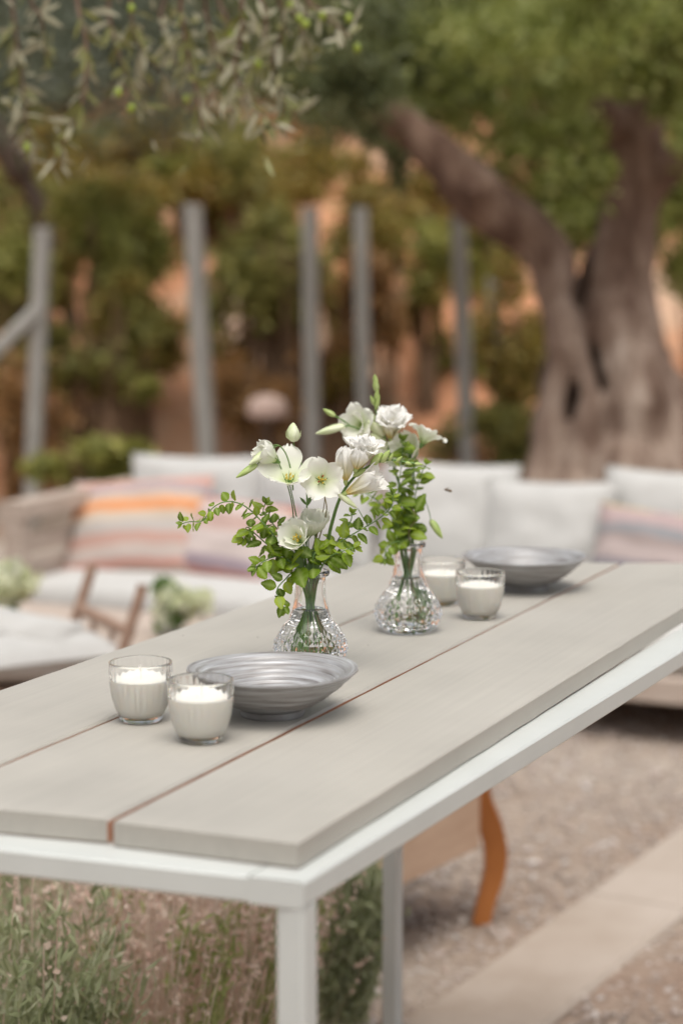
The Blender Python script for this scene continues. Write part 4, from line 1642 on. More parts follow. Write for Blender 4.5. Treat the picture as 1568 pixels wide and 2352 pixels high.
def bloom(root, org, pos, axis, spec, kind='lisianthus'):
    """flower = green calyx mesh, petals are its children"""
    pos = Vector(pos)
    ax = Vector(axis).normalized()
    mb = MB()
    mb.lathe([(0, -0.004), (0.0016, -0.003), (0.0030, 0.0005), (0.0034, 0.003), (0.0026, 0.006), (0.0010, 0.008), (0, 0.0085)], 12)
    if kind == 'lisianthus':
        for k in range(5):
            a = k * 1.2566 + 0.3
            d = Vector((math.cos(a), math.sin(a), 0))
            mb.tube([d * 0.002, d * 0.006 + Vector((0, 0, 0.006)), d * 0.009 + Vector((0, 0, 0.016))], [0.0008, 0.0007, 0.0002], 4)
    M = axis_mat(pos - Vector(org), ax)
    fl = mb.build('flower', M_stem if kind == 'lisianthus' else M_budm, root, (0, 0, 0), 60)
    fl.matrix_local = M
    for (n, L, W, a0, a1, cup, ruf, m, spin, curl) in spec:
        for k in range(n):
            me = petal_me(L, W, a0, a1, cup, ruf, k % 3 + int(L * 1e4), m, curl)
            jit = random.uniform(-0.10, 0.10)
            Mk = Matrix.Rotation(spin + 2 * math.pi * k / n + jit, 4, 'Z') @ Matrix.Rotation(random.uniform(-0.10, 0.10), 4, 'Y') @ Matrix.Translation((0.0012, 0, 0.003 + 0.0004 * (k % 2)))
            inst('petal', me, fl, Mk)
    return fl


def stamens(fl, h=0.016, n=5, pist=True, red=True):
    mb = MB()
    for k in range(n):
        a = k * 6.283 / n
        p = Vector((math.cos(a) * 0.005, math.sin(a) * 0.005, h))
        mb.tube([(0, 0, 0.005), p * 0.6 + Vector((0, 0, 0.003)), p], [0.0005, 0.0004, 0.0004], 5, 0)
        mb.tube([p - Vector((0, 0, 0.001)), p + Vector((0.001, 0.001, 0.0022))], [0.0013, 0.0009], 6, 1 if red and k % 2 else 0)
    if pist:
        mb.tube([(0, 0, 0.004), (0, 0, h + 0.003)], [0.0013, 0.0008], 6, 0)
        mb.tube([(0.0, 0, h + 0.003), (0.003, 0.0, h + 0.006)], [0.0011, 0.0009], 6, 0)
        mb.tube([(0.0, 0, h + 0.003), (-0.003, 0.001, h + 0.006)], [0.0011, 0.0009], 6, 0)
    mb.build('stamens', [M_yellow, M_red], fl, (0, 0, 0), 60)


def bud(root, org, p0, p1, w, m, name='bud', sep=True):
    p0, p1 = Vector(p0), Vector(p1)
    L = (p1 - p0).length
    mb = MB()
    prof = [(0, -0.002), (w * 0.28, 0), (w * 0.46, L * 0.16), (w * 0.5, L * 0.36), (w * 0.44, L * 0.58), (w * 0.28, L * 0.80), (w * 0.12, L * 0.95), (0, L)]
    n = 12
    mb.lathe(prof, n)
    vs = []
    for v in mb.v:
        a = v[2] / L * 1.6                       # twisted folds
        r = 1 + 0.10 * math.cos(3 * (math.atan2(v[1], v[0]) - a))
        vs.append((v[0] * r, v[1] * r, v[2]))
    mb.v = vs
    if sep:
        for k in range(4):
            a = k * 1.5708 + 0.4
            d = Vector((math.cos(a), math.sin(a), 0))
            mb.tube([d * w * 0.2, d * w * 0.56 + Vector((0, 0, L * 0.25)), d * w * 0.60 + Vector((0, 0, L * 0.55))], [0.0009, 0.0008, 0.0002], 4)
    o = mb.build(name, m, root, (0, 0, 0), 60)
    o.matrix_local = axis_mat(p0 - Vector(org), p1 - p0)
    return o


# survey of the bouquets: zx, zy are readings on an enlarged print, dy the depth offset from the vase axis
def B(zx, zy, Y):
    return at(385.0 + 0.4234 * zx, 829.8 + 0.4234 * zy, Y)


Y1, Y2 = V1.y, V2.y


def b1(zx, zy, dy=0.0):
    return B(zx, zy, Y1 + dy)


def b2(zx, zy, dy=0.0):
    return B(zx, zy, Y2 + dy)


def in_vase(V, a, rn=0.010, rb=0.028, zb=0.016):
    """where a stem passes the neck, and where its cut end rests"""
    n = V + Vector((rn * math.cos(a), rn * math.sin(a), 2.44 * VR))
    m_ = V + Vector((rn * 0.4 * math.cos(a), rn * 0.4 * math.sin(a), 1.7 * VR))
    e = V + Vector((rb * 0.85 * math.cos(a + 0.5), rb * 0.85 * math.sin(a + 0.5), zb))
    return n, m_, e


def stem_thing(V, label, name='lisianthus_stem', group=None, cat='flower'):
    return thing(name, label, cat, V, group)


def stem(root, V, pts, r, m=None, inside=True, a=0.0, taper=0.6, rn=0.010, rb=0.028):
    P = list(pts)
    if inside:
        P = P + list(in_vase(V, a, rn, rb))
    c = crv(P, 6)
    n = len(c)
    mb = MB()
    mb.tube(c, [r * (taper + (1 - taper) * i / (n - 1)) for i in range(n)], 8)
    return mb.build('stem', m or M_stem, root, V, 180)


def lance(root, V, p0, p1, w, m, nrm=(0, -1, 0.3), name='leaf'):
    """narrow stem leaf"""
    p0, p1 = Vector(p0) - V, Vector(p1) - V
    L = (p1 - p0).length
    return inst(name, lance_me, root, frame(p0, p1 - p0, nrm, w, L, L * 0.5))


def make_lance(m):
    vs, fs = [], []
    nv = 8
    for j in range(nv + 1):
        v = j / nv
        w = 0.5 * math.sin(math.pi * min(1, v * 0.92 + 0.08)) ** 0.9
        zz = 0.10 * math.sin(v * 2.6)
        for u in (-1, 0, 1):
            vs.append((u * w, v, zz + 0.10 * abs(u) * w))
    for j in range(nv):
        for i in range(2):
            q = j * 3 + i
            fs.append((q, q + 1, q + 4, q + 3))
    me = bpy.data.meshes.new('lance_leaf')
    me.from_pydata(vs, [], fs)
    me.materials.append(m)
    me.shade_smooth()
    return me


M_lance = leafy('stem_leaf', [(0.12, 0.22, 0.07), (0.20, 0.31, 0.12)], 0.5, 0.3)
lance_me = make_lance(M_lance)
LG = 'flower stems in the nearer vase'
LG2 = 'flower stems in the farther vase'

LIS = lambda L=0.044, W=0.040, a0=50, a1=18, cup=0.25, ruf=0.05, m=M_petal, n=5, spin=0.0, curl=0: (n, L, W, a0, a1, cup, ruf, m, spin, curl)


def lis(V, label, base, tip, spec, path, a, r=0.0012, stam=None, group=LG, kind='lisianthus', leaf=None, reuse=None, m=None):
    root = reuse or stem_thing(V, label, group=group)
    ax = Vector(tip) - Vector(base)
    fl = bloom(root, V, base, ax, spec, kind)
    if stam:
        stamens(fl, *stam)
    if path is not None:
        stem(root, V, [base] + path, r, m, a=a)
    if leaf:
        for p0, p1, w in leaf:
            lance(root, V, p0, p1, w, M_lance)
    return root


# nearer vase --------------------------------------------------------
# nodding, half closed flower at the left with two long buds
r_ = lis(V1, 'nodding half-closed white lisianthus with two long green buds at the left', b1(600, 545, -.005), b1(470, 462, -.02),
         [LIS(0.036, 0.030, 40, 5, 0.35, 0.04), LIS(0.032, 0.026, 30, -2, 0.35, 0.03, spin=0.6, n=4)],
         [b1(640, 640, 0), b1(672, 760, .005), b1(690, 900, .01), b1(735, 1080, 0)], 2.6)
stem(r_, V1, [b1(538, 492, -.02), b1(565, 462, -.02), b1(600, 455, -.015), b1(640, 500, -.01), b1(668, 590, 0), b1(680, 700, 0)], 0.0011, inside=False)
bud(r_, V1, b1(542, 488, -.02), b1(440, 562, -.03), 0.011, M_budpale, sep=False)
stem(r_, V1, [b1(482, 564, -.02), b1(520, 520, -.02), b1(560, 480, -.02), b1(600, 455, -.015)], 0.0009, inside=False)
bud(r_, V1, b1(482, 562, -.02), b1(370, 632, -.03), 0.0095, M_budm, sep=False)
# closed bud on a tall stem
r_ = stem_thing(V1, 'tall thin stem ending in one closed upright pale bud', group=LG)
stem(r_, V1, [b1(682, 440, .015), b1(695, 490, .015), b1(722, 545, .015), b1(750, 680, .015), b1(755, 780, .01), b1(745, 950, .005)], 0.0013, a=1.2)
bud(r_, V1, b1(683, 432, .015), b1(680, 332, .015), 0.0185, M_budpale)
# wide cup seen from the side
r_ = lis(V1, 'wide open white lisianthus cup seen from the side, upper left of the bouquet', b1(660, 662, -.01), b1(655, 560, -.03),
         [LIS(0.052, 0.038, 68, 36, 0.14, 0.04, spin=0.3, curl=30)],
         [b1(678, 740, 0), b1(700, 850, .005), b1(738, 1000, .005)], 2.0, stam=(0.012, 5, False, False))
# cup facing the viewer
r_ = lis(V1, 'square white lisianthus facing forward showing yellow stamens', b1(835, 648, -.03), b1(830, 618, -.12),
         [LIS(0.032, 0.029, 72, 50, 0.16, 0.06, spin=0.5, curl=38)],
         [b1(848, 720, .012), b1(862, 800, .01), b1(840, 900, .01), b1(800, 1040, 0)], -0.9, stam=(0.017, 5, True, True), m=M_stemb)
# low flowers
r_ = lis(V1, 'smaller white lisianthus cup low in the middle of the bouquet', b1(757, 960, -.005), b1(795, 830, -.02),
         [LIS(0.038, 0.034, 42, 4, 0.32, 0.05, curl=22), LIS(0.034, 0.030, 32, 2, 0.3, 0.04, spin=0.6, n=3)],
         [b1(752, 1010, 0), b1(745, 1100, 0)], 1.5)
r_ = lis(V1, 'lowest white lisianthus tipped to the left with an orange centre', b1(722, 985, -.03), b1(655, 905, -.062),
         [LIS(0.036, 0.038, 58, 20, 0.25, 0.05, curl=12), LIS(0.028, 0.028, 40, 20, 0.25, 0.05, spin=0.63, n=2)],
         [b1(728, 1030, -.02), b1(735, 1120, -.01)], 0.6, stam=(0.014, 4, True, False))
r_ = lis(V1, 'pale lisianthus mostly hidden behind the low middle flower', b1(800, 935, .03), b1(815, 840, .03),
         [LIS(0.034, 0.030, 45, 12, 0.3, 0.05)], [b1(795, 1000, .02), b1(780, 1090, .01)], -1.6)
# drooping pale bud on the right
r_ = stem_thing(V1, 'thin arching stem with a slim pale bud hanging before the freesia', group=LG)
stem(r_, V1, [b1(930, 722, -.03), b1(890, 665, -.02), b1(868, 655, -.015), b1(855, 680, -.01), b1(845, 800, 0), b1(790, 1000, 0), b1(765, 1100, 0)], 0.0009, M_stemb, a=-0.4)
bud(r_, V1, b1(928, 722, -.03), b1(1030, 798, -.035), 0.0085, M_budpale, sep=False)
stem(r_, V1, [b1(1032, 800, -.035), b1(1060, 850, -.03), b1(1088, 895, -.02)], 0.0008, inside=False)
# extra thin stems
for k, (zx, zy, zx2, a) in enumerate([(755, 780, 770, 0.2), (835, 820, 790, -2.2)]):
    r_ = stem_thing(V1, ['bare thin green stem with a small narrow leaf among the white flowers', 'bare reddish stem rising behind the low middle flower'][k], 'plant_stem', LG, 'stem')
    stem(r_, V1, [b1(zx, zy, .02), b1((zx + zx2) / 2, (zy + 1050) / 2, .015), b1(zx2, 1080, .0)], 0.0010, M_stemb if k else None, a=a)
    if k == 0:
        lance(r_, V1, b1(757, 782, .02), b1(785, 715, .015), 0.006, M_lance)
        lance(r_, V1, b1(752, 778, .02), b1(715, 735, .015), 0.004, M_lance)
# freesia
FR = stem_thing(V1, 'thick green freesia stem with double white blooms and yellow-based cups', 'freesia_stem', LG)
stem(FR, V1, [b1(1385, 562, -.03), b1(1300, 548, -.03), b1(1200, 535, -.03), b1(1110, 560, -.028), b1(1030, 612, -.025), b1(970, 680, -.022), b1(925, 765, -.02), b1(890, 880, -.012), b1(845, 1040, -.004)], 0.0033, a=-2.6, taper=0.28, rb=0.02)
FT = lambda L=0.044, W=0.026, a0=14, a1=26, cup=0.35, ruf=0.03, n=3, spin=0.0, curl=30: (n, L, W, a0, a1, cup, ruf, M_petalf, spin, curl)
bloom(FR, V1, b1(965, 662, -.026), b1(965, 480, -.035) - b1(965, 662, -.026), [FT(0.050, 0.034, 26, -10, 0.5, 0.0, curl=-20), FT(0.047, 0.032, 22, -10, 0.5, 0.0, spin=1.05, curl=-20)], 'freesia')
bloom(FR, V1, b1(1018, 598, -.034), b1(1045, 480, -.045) - b1(1018, 598, -.034), [FT(0.034, 0.030, 34, -6, 0.5, 0.0, curl=-10), FT(0.030, 0.026, 30, -4, 0.5, 0.0, spin=1.05, curl=-10)], 'freesia')
fl = bloom(FR, V1, b1(1045, 590, -.012), b1(1062, 470, -.022) - b1(1045, 590, -.012), [FT(0.048, 0.027, 12, 40, 0.25, 0.05, 5, 0.1, 55), FT(0.045, 0.025, 10, 28, 0.25, 0.05, 5, 0.7, 45), FT(0.042, 0.020, 8, 10, 0.25, 0.06, 5, 0.3, 30), FT(0.044, 0.018, 4, 2, 0.2, 0.06, 3, 0.5, 10)], 'freesia')
bloom(FR, V1, b1(955, 722, -.03), b1(1120, 640, -.045) - b1(955, 722, -.03), [FT(0.058, 0.028, 12, 20, 0.4, 0.03, 3, 0.2, 25), FT(0.054, 0.026, 10, 14, 0.4, 0.03, 3, 1.25, 20)], 'freesia')
for p0, p1, w, m in [((1105, 562), (1165, 495), .011, M_budm), ((1160, 545), (1205, 480), .009, M_budm), ((1200, 538), (1222, 500), .006, M_budm), ((1240, 545), (1272, 515), .005, M_budm), ((1290, 550), (1325, 560), .005, M_budm), ((1340, 555), (1385, 562), .005, M_budm), ((1010, 622), (1075, 585), .008, M_budm)]:
    bud(FR, V1, b1(*p0, -.03), b1(*p1, -.034), w, m, sep=False)
# broad freesia leaf blades in the neck
for p0, p1, w in [((760, 1160), (825, 1060), .018), ((730, 1150), (690, 1010), .010), ((770, 1150), (800, 1000), .008)]:
    lance(FR, V1, b1(*p0, -.012), b1(*p1, -.02), w, M_lance)

# farther vase -------------------------------------------------------
F2 = stem_thing(V2, 'tall freesia spike with green buds and ruffled white blooms in the farther vase', 'freesia_stem', LG2)
stem(F2, V2, [b2(1123, 75, 0), b2(1132, 130, 0), b2(1128, 190, 0), b2(1125, 260, 0), b2(1165, 380, .005), b2(1215, 540, .005), b2(1270, 720, 0), b2(1310, 900, 0)], 0.0026, a=2.9, taper=0.35, rb=0.022)
for p0, p1, w, m in [((1128, 120), (1122, 70), .008, M_budm), ((1130, 160), (1128, 95), .010, M_budm), ((1128, 215), (1140, 150), .0075, M_budm), ((1118, 235), (1100, 185), .0065, M_budm), ((1130, 260), (1148, 180), .007, M_budm), ((1120, 320), (1090, 268), .009, M_budm), ((1165, 330), (1172, 262), .011, M_budpale), ((1170, 400), (1085, 320), .0165, M_budpale), ((1185, 470), (1100, 390), .016, M_budpale)]:
    bud(F2, V2, b2(*p0, -.012), b2(*p1, -.018), w, m, sep=False)
stem(F2, V2, [b2(985, 345, -.01), b2(940, 315, -.012), b2(890, 288, -.014)], 0.0014, inside=False)
bud(F2, V2, b2(905, 296, -.014), b2(842, 258, -.014), 0.0085, M_budm, sep=False)
stem(F2, V2, [b2(1080, 390, -.005), b2(1030, 365, -.008), b2(985, 350, -.01), b2(950, 356, -.012)], 0.0016, inside=False)
bud(F2, V2, b2(955, 352, -.012), b2(800, 393, -.018), 0.0125, M_budpale, sep=False)
G = lambda L=0.04, W=0.03, a0=20, a1=40, cup=0.25, ruf=0.07, n=5, spin=0.0, curl=40, m=M_petalf: (n, L, W, a0, a1, cup, ruf, m, spin, curl)
bloom(F2, V2, b2(1205, 425, -.01), b2(1222, 320, -.03) - b2(1205, 425, -.01), [G(0.052, 0.036, 16, 40, 0.2, 0.07, 5), G(0.048, 0.032, 12, 26, 0.2, 0.07, 5, 0.6), G(0.044, 0.026, 8, 12, 0.2, 0.08, 3, 0.2)], 'freesia')
bloom(F2, V2, b2(1060, 345, .005), b2(1000, 340, -.02) - b2(1060, 345, .005), [G(0.036, 0.032, 50, 62, 0.2, 0.08, 5, 0, 40, M_petal), G(0.032, 0.026, 30, 40, 0.2, 0.07, 4, 0.5, 30, M_petal)], 'freesia')
r_ = lis(V2, 'white trumpet lisianthus turned to the right with curled petal tips', b2(1372, 462, 0), b2(1410, 372, .004),
         [LIS(0.040, 0.030, 22, 72, 0.2, 0.05, n=5, curl=75, spin=0.9)], [b2(1350, 480, 0), b2(1338, 560, 0), b2(1310, 700, 0), b2(1300, 850, 0)], 0.3, group=LG2)
r_ = lis(V2, 'white lisianthus half hidden behind the leaves of the farther bouquet', b2(1330, 520, .01), b2(1265, 478, -.01),
         [LIS(0.040, 0.040, 60, 30, 0.2, 0.06, curl=15)], [b2(1335, 600, .01), b2(1310, 760, .005), b2(1305, 880, 0)], -0.8, group=LG2)
r_ = lis(V2, 'white bloom tucked behind the big double freesia', b2(1230, 560, .02), b2(1215, 480, .0),
         [LIS(0.034, 0.036, 60, 30, 0.2, 0.06, curl=15)], [b2(1250, 650, .02), b2(1290, 800, .01)], 1.8, group=LG2)
r_ = stem_thing(V2, 'thin stem bending down to a hanging green bud at the right', group=LG2)
stem(r_, V2, [b2(1428, 868, -.01), b2(1412, 800, -.01), b2(1385, 745, -.008), b2(1362, 775, -.006), b2(1340, 860, 0), b2(1318, 940, 0)], 0.0010, a=0.8)
bud(r_, V2, b2(1426, 864, -.01), b2(1490, 962, -.014), 0.0115, M_budm, sep=False)
r_ = stem_thing(V2, 'thin bare stem between the mint leaves of the farther bouquet', 'plant_stem', LG2, 'stem')
stem(r_, V2, [b2(1380, 560, .01), b2(1330, 680, .01), b2(1312, 800, .005), b2(1310, 920, 0)], 0.0010, a=-2.0)
# fine shoots under water in the farther vase
fs_ = MB()
for k in range(5):
    e = V2 + Vector((0.012 + 0.004 * k, -0.012 + 0.005 * k, 0.014 + 0.006 * k))
    fs_.tube(crv([V2 + Vector((0.004 * (k - 2), 0.004 * ((k * 2) % 5 - 2), 0.115)), V2 + Vector((0.006, 0.002 * (k - 2), 0.07)), e], 5), 0.0012, 6)
fs_.build('stem', M_stem, r_, V2, 180)
lv = np.array([V2 + Vector((0.012 + random.gauss(0, .006), -0.006 + random.gauss(0, .009), random.uniform(.018, .062))) for _ in range(36)])
leaf_cloud('sprout_leaves', lv, 0.008, 0.005, M_lance, r_, tuple(V2))

# ------------------------------------------------------------------ mint sprigs
M_mint = bpy.data.materials.new('mint_leaf')
M_mint.use_nodes = True


def mint_material():
    m = M_mint
    b = bsdf(m)
    b.inputs['Roughness'].default_value = 0.55
    b.inputs['Specular IOR Level'].default_value = 0.3
    oi = nd(m, 'ShaderNodeObjectInfo')
    r = ramp(m, [(0.0, (0.10, 0.175, 0.008)), (0.35, (0.17, 0.275, 0.011)), (0.75, (0.26, 0.37, 0.016)), (1.0, (0.36, 0.46, 0.04))])
    lk(m, oi.outputs['Random'], r.inputs[0])
    at_ = nd(m, 'ShaderNodeAttribute', attribute_name='vein')
    mx = nd(m, 'ShaderNodeMix', data_type='RGBA')
    lk(m, at_.outputs['Fac'], mx.inputs[0])
    lk(m, r.outputs[0], mx.inputs[6])
    mx.inputs[7].default_value = (0.33, 0.43, 0.12, 1)
    lk(m, mx.outputs[2], b.inputs['Base Color'])
    t = nd(m, 'ShaderNodeBsdfTranslucent')
    lk(m, mx.outputs[2], t.inputs[0])
    ms = nd(m, 'ShaderNodeMixShader')
    ms.inputs[0].default_value = 0.35
    lk(m, b.outputs[0], ms.inputs[1])
    lk(m, t.outputs[0], ms.inputs[2])
    lk(m, ms.outputs[0], m.node_tree.nodes['Material Output'].inputs[0])


mint_material()


def mint_me(seed):
    rnd = random.Random(seed)
    nv = 14
    vs, fs, vein = [], [], []
    droop = rnd.uniform(0.15, 0.55)
    fold = rnd.uniform(0.15, 0.5)
    tw = rnd.uniform(-0.4, 0.4)
    for j in range(nv + 1):
        v = j / nv
        w = 0.36 * (math.sin(math.pi * (v * 0.97 + 0.0)) ** 0.75) * (1.25 - 0.55 * v) if 0 < v < 1 else 0.008
        tooth = 1 + (0.07 if j % 2 else -0.05)
        y = v
        zz = -droop * v * v * 0.7
        for u in (-1, -0.5, 0, 0.5, 1):
            ww = w * (tooth if abs(u) == 1 else 1)
            q = 0.03 * math.sin(v * 22 + abs(u) * 3) * abs(u) * (1 - v) if 0 < v < 1 else 0
            vs.append((u * ww, y - (0.03 if abs(u) == 1 and j % 2 == 0 and 0 < v < 1 else 0), zz + fold * abs(u) * w * 0.9 - 0.35 * w * u * u + q + tw * u * w * v))
            vein.append(1.0 if u == 0 else (0.25 if j % 3 == 0 and abs(u) == .5 else 0.0))
    for j in range(nv):
        for i in range(4):
            q = j * 5 + i
            fs.append((q, q + 1, q + 6, q + 5))
    o = len(vs)
    me = bpy.data.meshes.new('mint_leaf')
    me.from_pydata(vs, [], fs)
    me.materials.append(M_mint)
    a = me.attributes.new('vein', 'FLOAT', 'POINT')
    a.data.foreach_set('value', vein)
    me.shade_smooth()
    return me


MINT = [mint_me(s) for s in range(5)]


def mint(V, label, pts, s0, s1, group, a=0.0, spacing=0.0115, inside=True, start=0.0, tip=True, roll=0.3, rn=0.012):
    """pts from the vase mouth to the tip; opposite pairs of leaves, crosswise"""
    root = stem_thing(V, label, 'mint_sprig', group, 'mint sprig')
    P = list(pts)
    way = in_vase(V, a, rn, 0.024)
    if round(a * 10) % 3:
        way = way[:2]                 # short cut: ends in the neck
    full = ([*reversed(way)] + P) if inside else P
    c = crv(full, 8)
    n = len(c)
    mb = MB()
    mb.tube(c, [0.0013 - 0.0006 * i / n for i in range(n)], 7)
    mb.build('stem', M_stemb if 'reddish' in label else M_stem, root, V, 180)
    c2 = crv(P, 16)
    tot = sum((c2[i + 1] - c2[i]).length for i in range(len(c2) - 1))
    d = spacing * 0.5 + start
    k = 0
    rnd = random.Random(hash(label) % 1000 if False else len(label) * 7 + int(s0 * 1e5))
    acc = 0.0
    i = 0
    while d < tot - 0.001:
        while i < len(c2) - 2 and acc + (c2[i + 1] - c2[i]).length < d:
            acc += (c2[i + 1] - c2[i]).length
            i += 1
        p = c2[i].lerp(c2[i + 1], min(1, (d - acc) / max(1e-6, (c2[i + 1] - c2[i]).length)))
        t = (c2[i + 1] - c2[i]).normalized()
        f = d / tot
        s = s0 + (s1 - s0) * f
        base_ax = t.orthogonal().normalized()
        base_ax = Matrix.Rotation(roll + k * math.pi / 2 + rnd.uniform(-0.5, 0.5), 3, t) @ base_ax
        for sg in (-1, 1):
            if rnd.random() < 0.06:
                continue
            out = (base_ax * sg + t * rnd.uniform(0.15, 0.7) + Vector((rnd.uniform(-.25, .25), rnd.uniform(-.25, .25), rnd.uniform(-0.35, 0.2)))).normalized()
            nrm = (t * 0.5 + Vector((rnd.uniform(-.4, .4), -0.9, 0.8)))
            ls = s * rnd.uniform(0.8, 1.25) * 1.05
            pet = p + out * 0.0025
            inst('leaf', MINT[rnd.randrange(5)], root, frame(pet - V, out, nrm, ls, ls, ls))
        d += spacing * 0.82 * (1.15 - 0.45 * f) * rnd.uniform(0.85, 1.2)
        k += 1
    if tip:
        t = (c2[-1] - c2[-2]).normalized()
        for q in range(4):
            ax = Matrix.Rotation(q * 1.57 + roll, 3, t) @ t.orthogonal().normalized()
            out = (t + ax * 0.6).normalized()
            inst('leaf', MINT[q], root, frame(c2[-1] - V, out, t * 0.5 + Vector((0, -.5, .7)), s1 * .7, s1 * .75, s1 * .7))
    return root


MG1 = 'mint sprigs in the nearer vase'
MG2 = 'mint sprigs in the farther vase'
mint(V1, 'longest mint sprig arching far out to the left', [b1(690, 1080, -.01), b1(610, 985, -.02), b1(530, 890, -.025), b1(440, 800, -.02), b1(370, 765, -.02), b1(300, 765, -.02), b1(240, 800, -.02), b1(190, 865, -.02), b1(120, 870, -.02), b1(80, 880, -.02)], 0.0205, 0.0125, MG1, 3.0, spacing=0.0125, start=0.02)
mint(V1, 'bushy mint sprig rising left of the low white flowers', [b1(690, 1090, 0), b1(630, 960, .01), b1(570, 880, .01), b1(520, 820, .01), b1(530, 770, .005)], 0.023, 0.014, MG1, 2.2, spacing=0.012)
mint(V1, 'short mint sprig spilling out low at the left', [b1(690, 1110, -.02), b1(600, 1060, -.035), b1(530, 1080, -.04), b1(475, 1120, -.045)], 0.026, 0.017, MG1, 3.6, spacing=0.012)
mint(V1, 'mint sprig curling down beside the belly of the nearer vase', [b1(690, 1140, -.02), b1(640, 1180, -.035), b1(595, 1235, -.04), b1(605, 1290, -.04), b1(630, 1335, -.04)], 0.019, 0.016, MG1, 4.2, spacing=0.017)
mint(V1, 'mint sprig hanging with drooping leaves at mid-left', [b1(680, 1100, -.005), b1(560, 1010, -.01), b1(480, 940, -.012), b1(430, 900, -.012), b1(410, 960, -.014)], 0.0215, 0.016, MG1, 2.8, spacing=0.014)
mint(V1, 'long mint sprig reaching right to a small brownish flower tip', [b1(820, 1110, -.01), b1(900, 1010, -.015), b1(985, 950, -.02), b1(1070, 900, -.02), b1(1150, 850, -.02), b1(1210, 790, -.02), b1(1222, 715, -.02)], 0.023, 0.012, MG1, -0.3, spacing=0.0125)
mint(V1, 'short dense mint sprig low on the right of the nearer vase', [b1(830, 1120, -.02), b1(880, 1060, -.03), b1(950, 1030, -.035), b1(1010, 1010, -.035)], 0.027, 0.017, MG1, -0.9, spacing=0.011)
mint(V1, 'mint tuft with broad leaves in the mouth of the nearer vase', [b1(790, 1140, -.02), b1(790, 1060, -.03), b1(830, 1000, -.02)], 0.026, 0.02, MG1, -1.4, spacing=0.015, tip=False)
mint(V1, 'mint tuft with broad dark leaves left of the vase mouth', [b1(720, 1130, -.02), b1(660, 1080, -.03), b1(610, 1020, -.02)], 0.029, 0.022, MG1, 3.3, spacing=0.014, tip=False)
mint(V1, 'upright mint sprig to the right before the farther bouquet', [b1(850, 1090, .01), b1(930, 960, .01), b1(990, 870, .005), b1(1000, 825, .005)], 0.020, 0.013, MG1, 0.4, spacing=0.014)

mint(V2, 'tall mint sprig climbing through the farther bouquet to its right side', [b2(1310, 960, 0), b2(1330, 800, -.01), b2(1350, 690, -.015), b2(1375, 610, -.02), b2(1400, 560, -.02)], 0.023, 0.014, MG2, 0.2, spacing=0.014)
mint(V2, 'mint sprig in the middle of the farther bouquet below the double bloom', [b2(1290, 960, -.005), b2(1270, 830, -.015), b2(1250, 700, -.02), b2(1265, 580, -.02), b2(1275, 430, -.02)], 0.026, 0.017, MG2, 2.0, spacing=0.0135)
mint(V2, 'mint sprig leaning left at the side of the farther bouquet', [b2(1280, 960, -.01), b2(1220, 850, -.02), b2(1140, 760, -.02), b2(1080, 720, -.02), b2(1040, 715, -.02)], 0.022, 0.016, MG2, 2.8, spacing=0.0125)
mint(V2, 'mint sprig drooping outside the neck of the farther vase', [b2(1280, 985, -.02), b2(1235, 980, -.03), b2(1190, 1010, -.032), b2(1175, 1070, -.032)], 0.020, 0.014, MG2, 3.4, spacing=0.013)
mint(V2, 'mint sprig with broad reddish-stemmed leaves crowding the farther vase mouth', [b2(1310, 975, -.015), b2(1310, 915, -.03), b2(1345, 850, -.03), b2(1320, 790, -.02)], 0.027, 0.024, MG2, -1.2, spacing=0.012, tip=False)
mint(V2, 'slender mint sprig at the upper right of the farther bouquet', [b2(1330, 700, .0), b2(1335, 600, .0), b2(1310, 520, -.005), b2(1300, 470, -.01)], 0.019, 0.015, MG2, 0.9, spacing=0.014, inside=False)

# ------------------------------------------------------------------ bee
bp_ = at(1028, 1126, 3.02)
root = thing('bee', 'small brown bee in flight to the right of the farther bouquet', 'bee', bp_)
mb = MB()
ax = Vector((0.94, 0, -0.25)).normalized()
pr = [(-0.0065, 0.0003), (-0.0058, 0.0014), (-0.004, 0.0021), (-0.002, 0.0021), (-0.0006, 0.0012), (0.0004, 0.0018), (0.002, 0.0020), (0.0034, 0.0012), (0.0040, 0.0014), (0.0052, 0.0013), (0.0058, 0.0005)]
mb.tube([bp_ - ax * x for x, r in pr], [r for x, r in pr], 10)
mb.build('body', noisy(mat('bee_body', (0.1, 0.05, 0.02), 0.7), [(0.05, 0.03, 0.015), (0.22, 0.12, 0.03)], scale=300, stretch=(1, .1, .1)), root, bp_, 180)
for s in (-1, 1):
    mb = MB()
    b0 = bp_ + Vector((0, 0, 0.0018))
    w = [(0, 0, 0), (0.002, s * 0.003, 0.0012), (0.001, s * 0.0075, 0.0022), (-0.002, s * 0.0075, 0.002), (-0.003, s * 0.004, 0.001)]
    mb.add([b0 + Vector(q) for q in w] + [b0 + Vector(q) + Vector((0, 0, 0.0001)) for q in w], [(0, 1, 2, 3, 4), (9, 8, 7, 6, 5)])
    mb.build('wing', mat('bee_wing', (0.55, 0.5, 0.45), 0.3, Alpha=0.5), root, bp_)

# ------------------------------------------------------------------ olive branches hanging in front, from a tree that stands left of the picture
M_ol_leaf = leafy('olive_leaf', [(0.045, 0.055, 0.016), (0.13, 0.14, 0.04), (0.27, 0.27, 0.09), (0.44, 0.42, 0.22)], 0.42, 0.35, back=(0.44, 0.42, 0.29))
M_olive = mat('green_olive', (0.24, 0.31, 0.03), 0.35)
noisy(M_olive, [(0.18, 0.24, 0.02), (0.29, 0.36, 0.04)], scale=30)


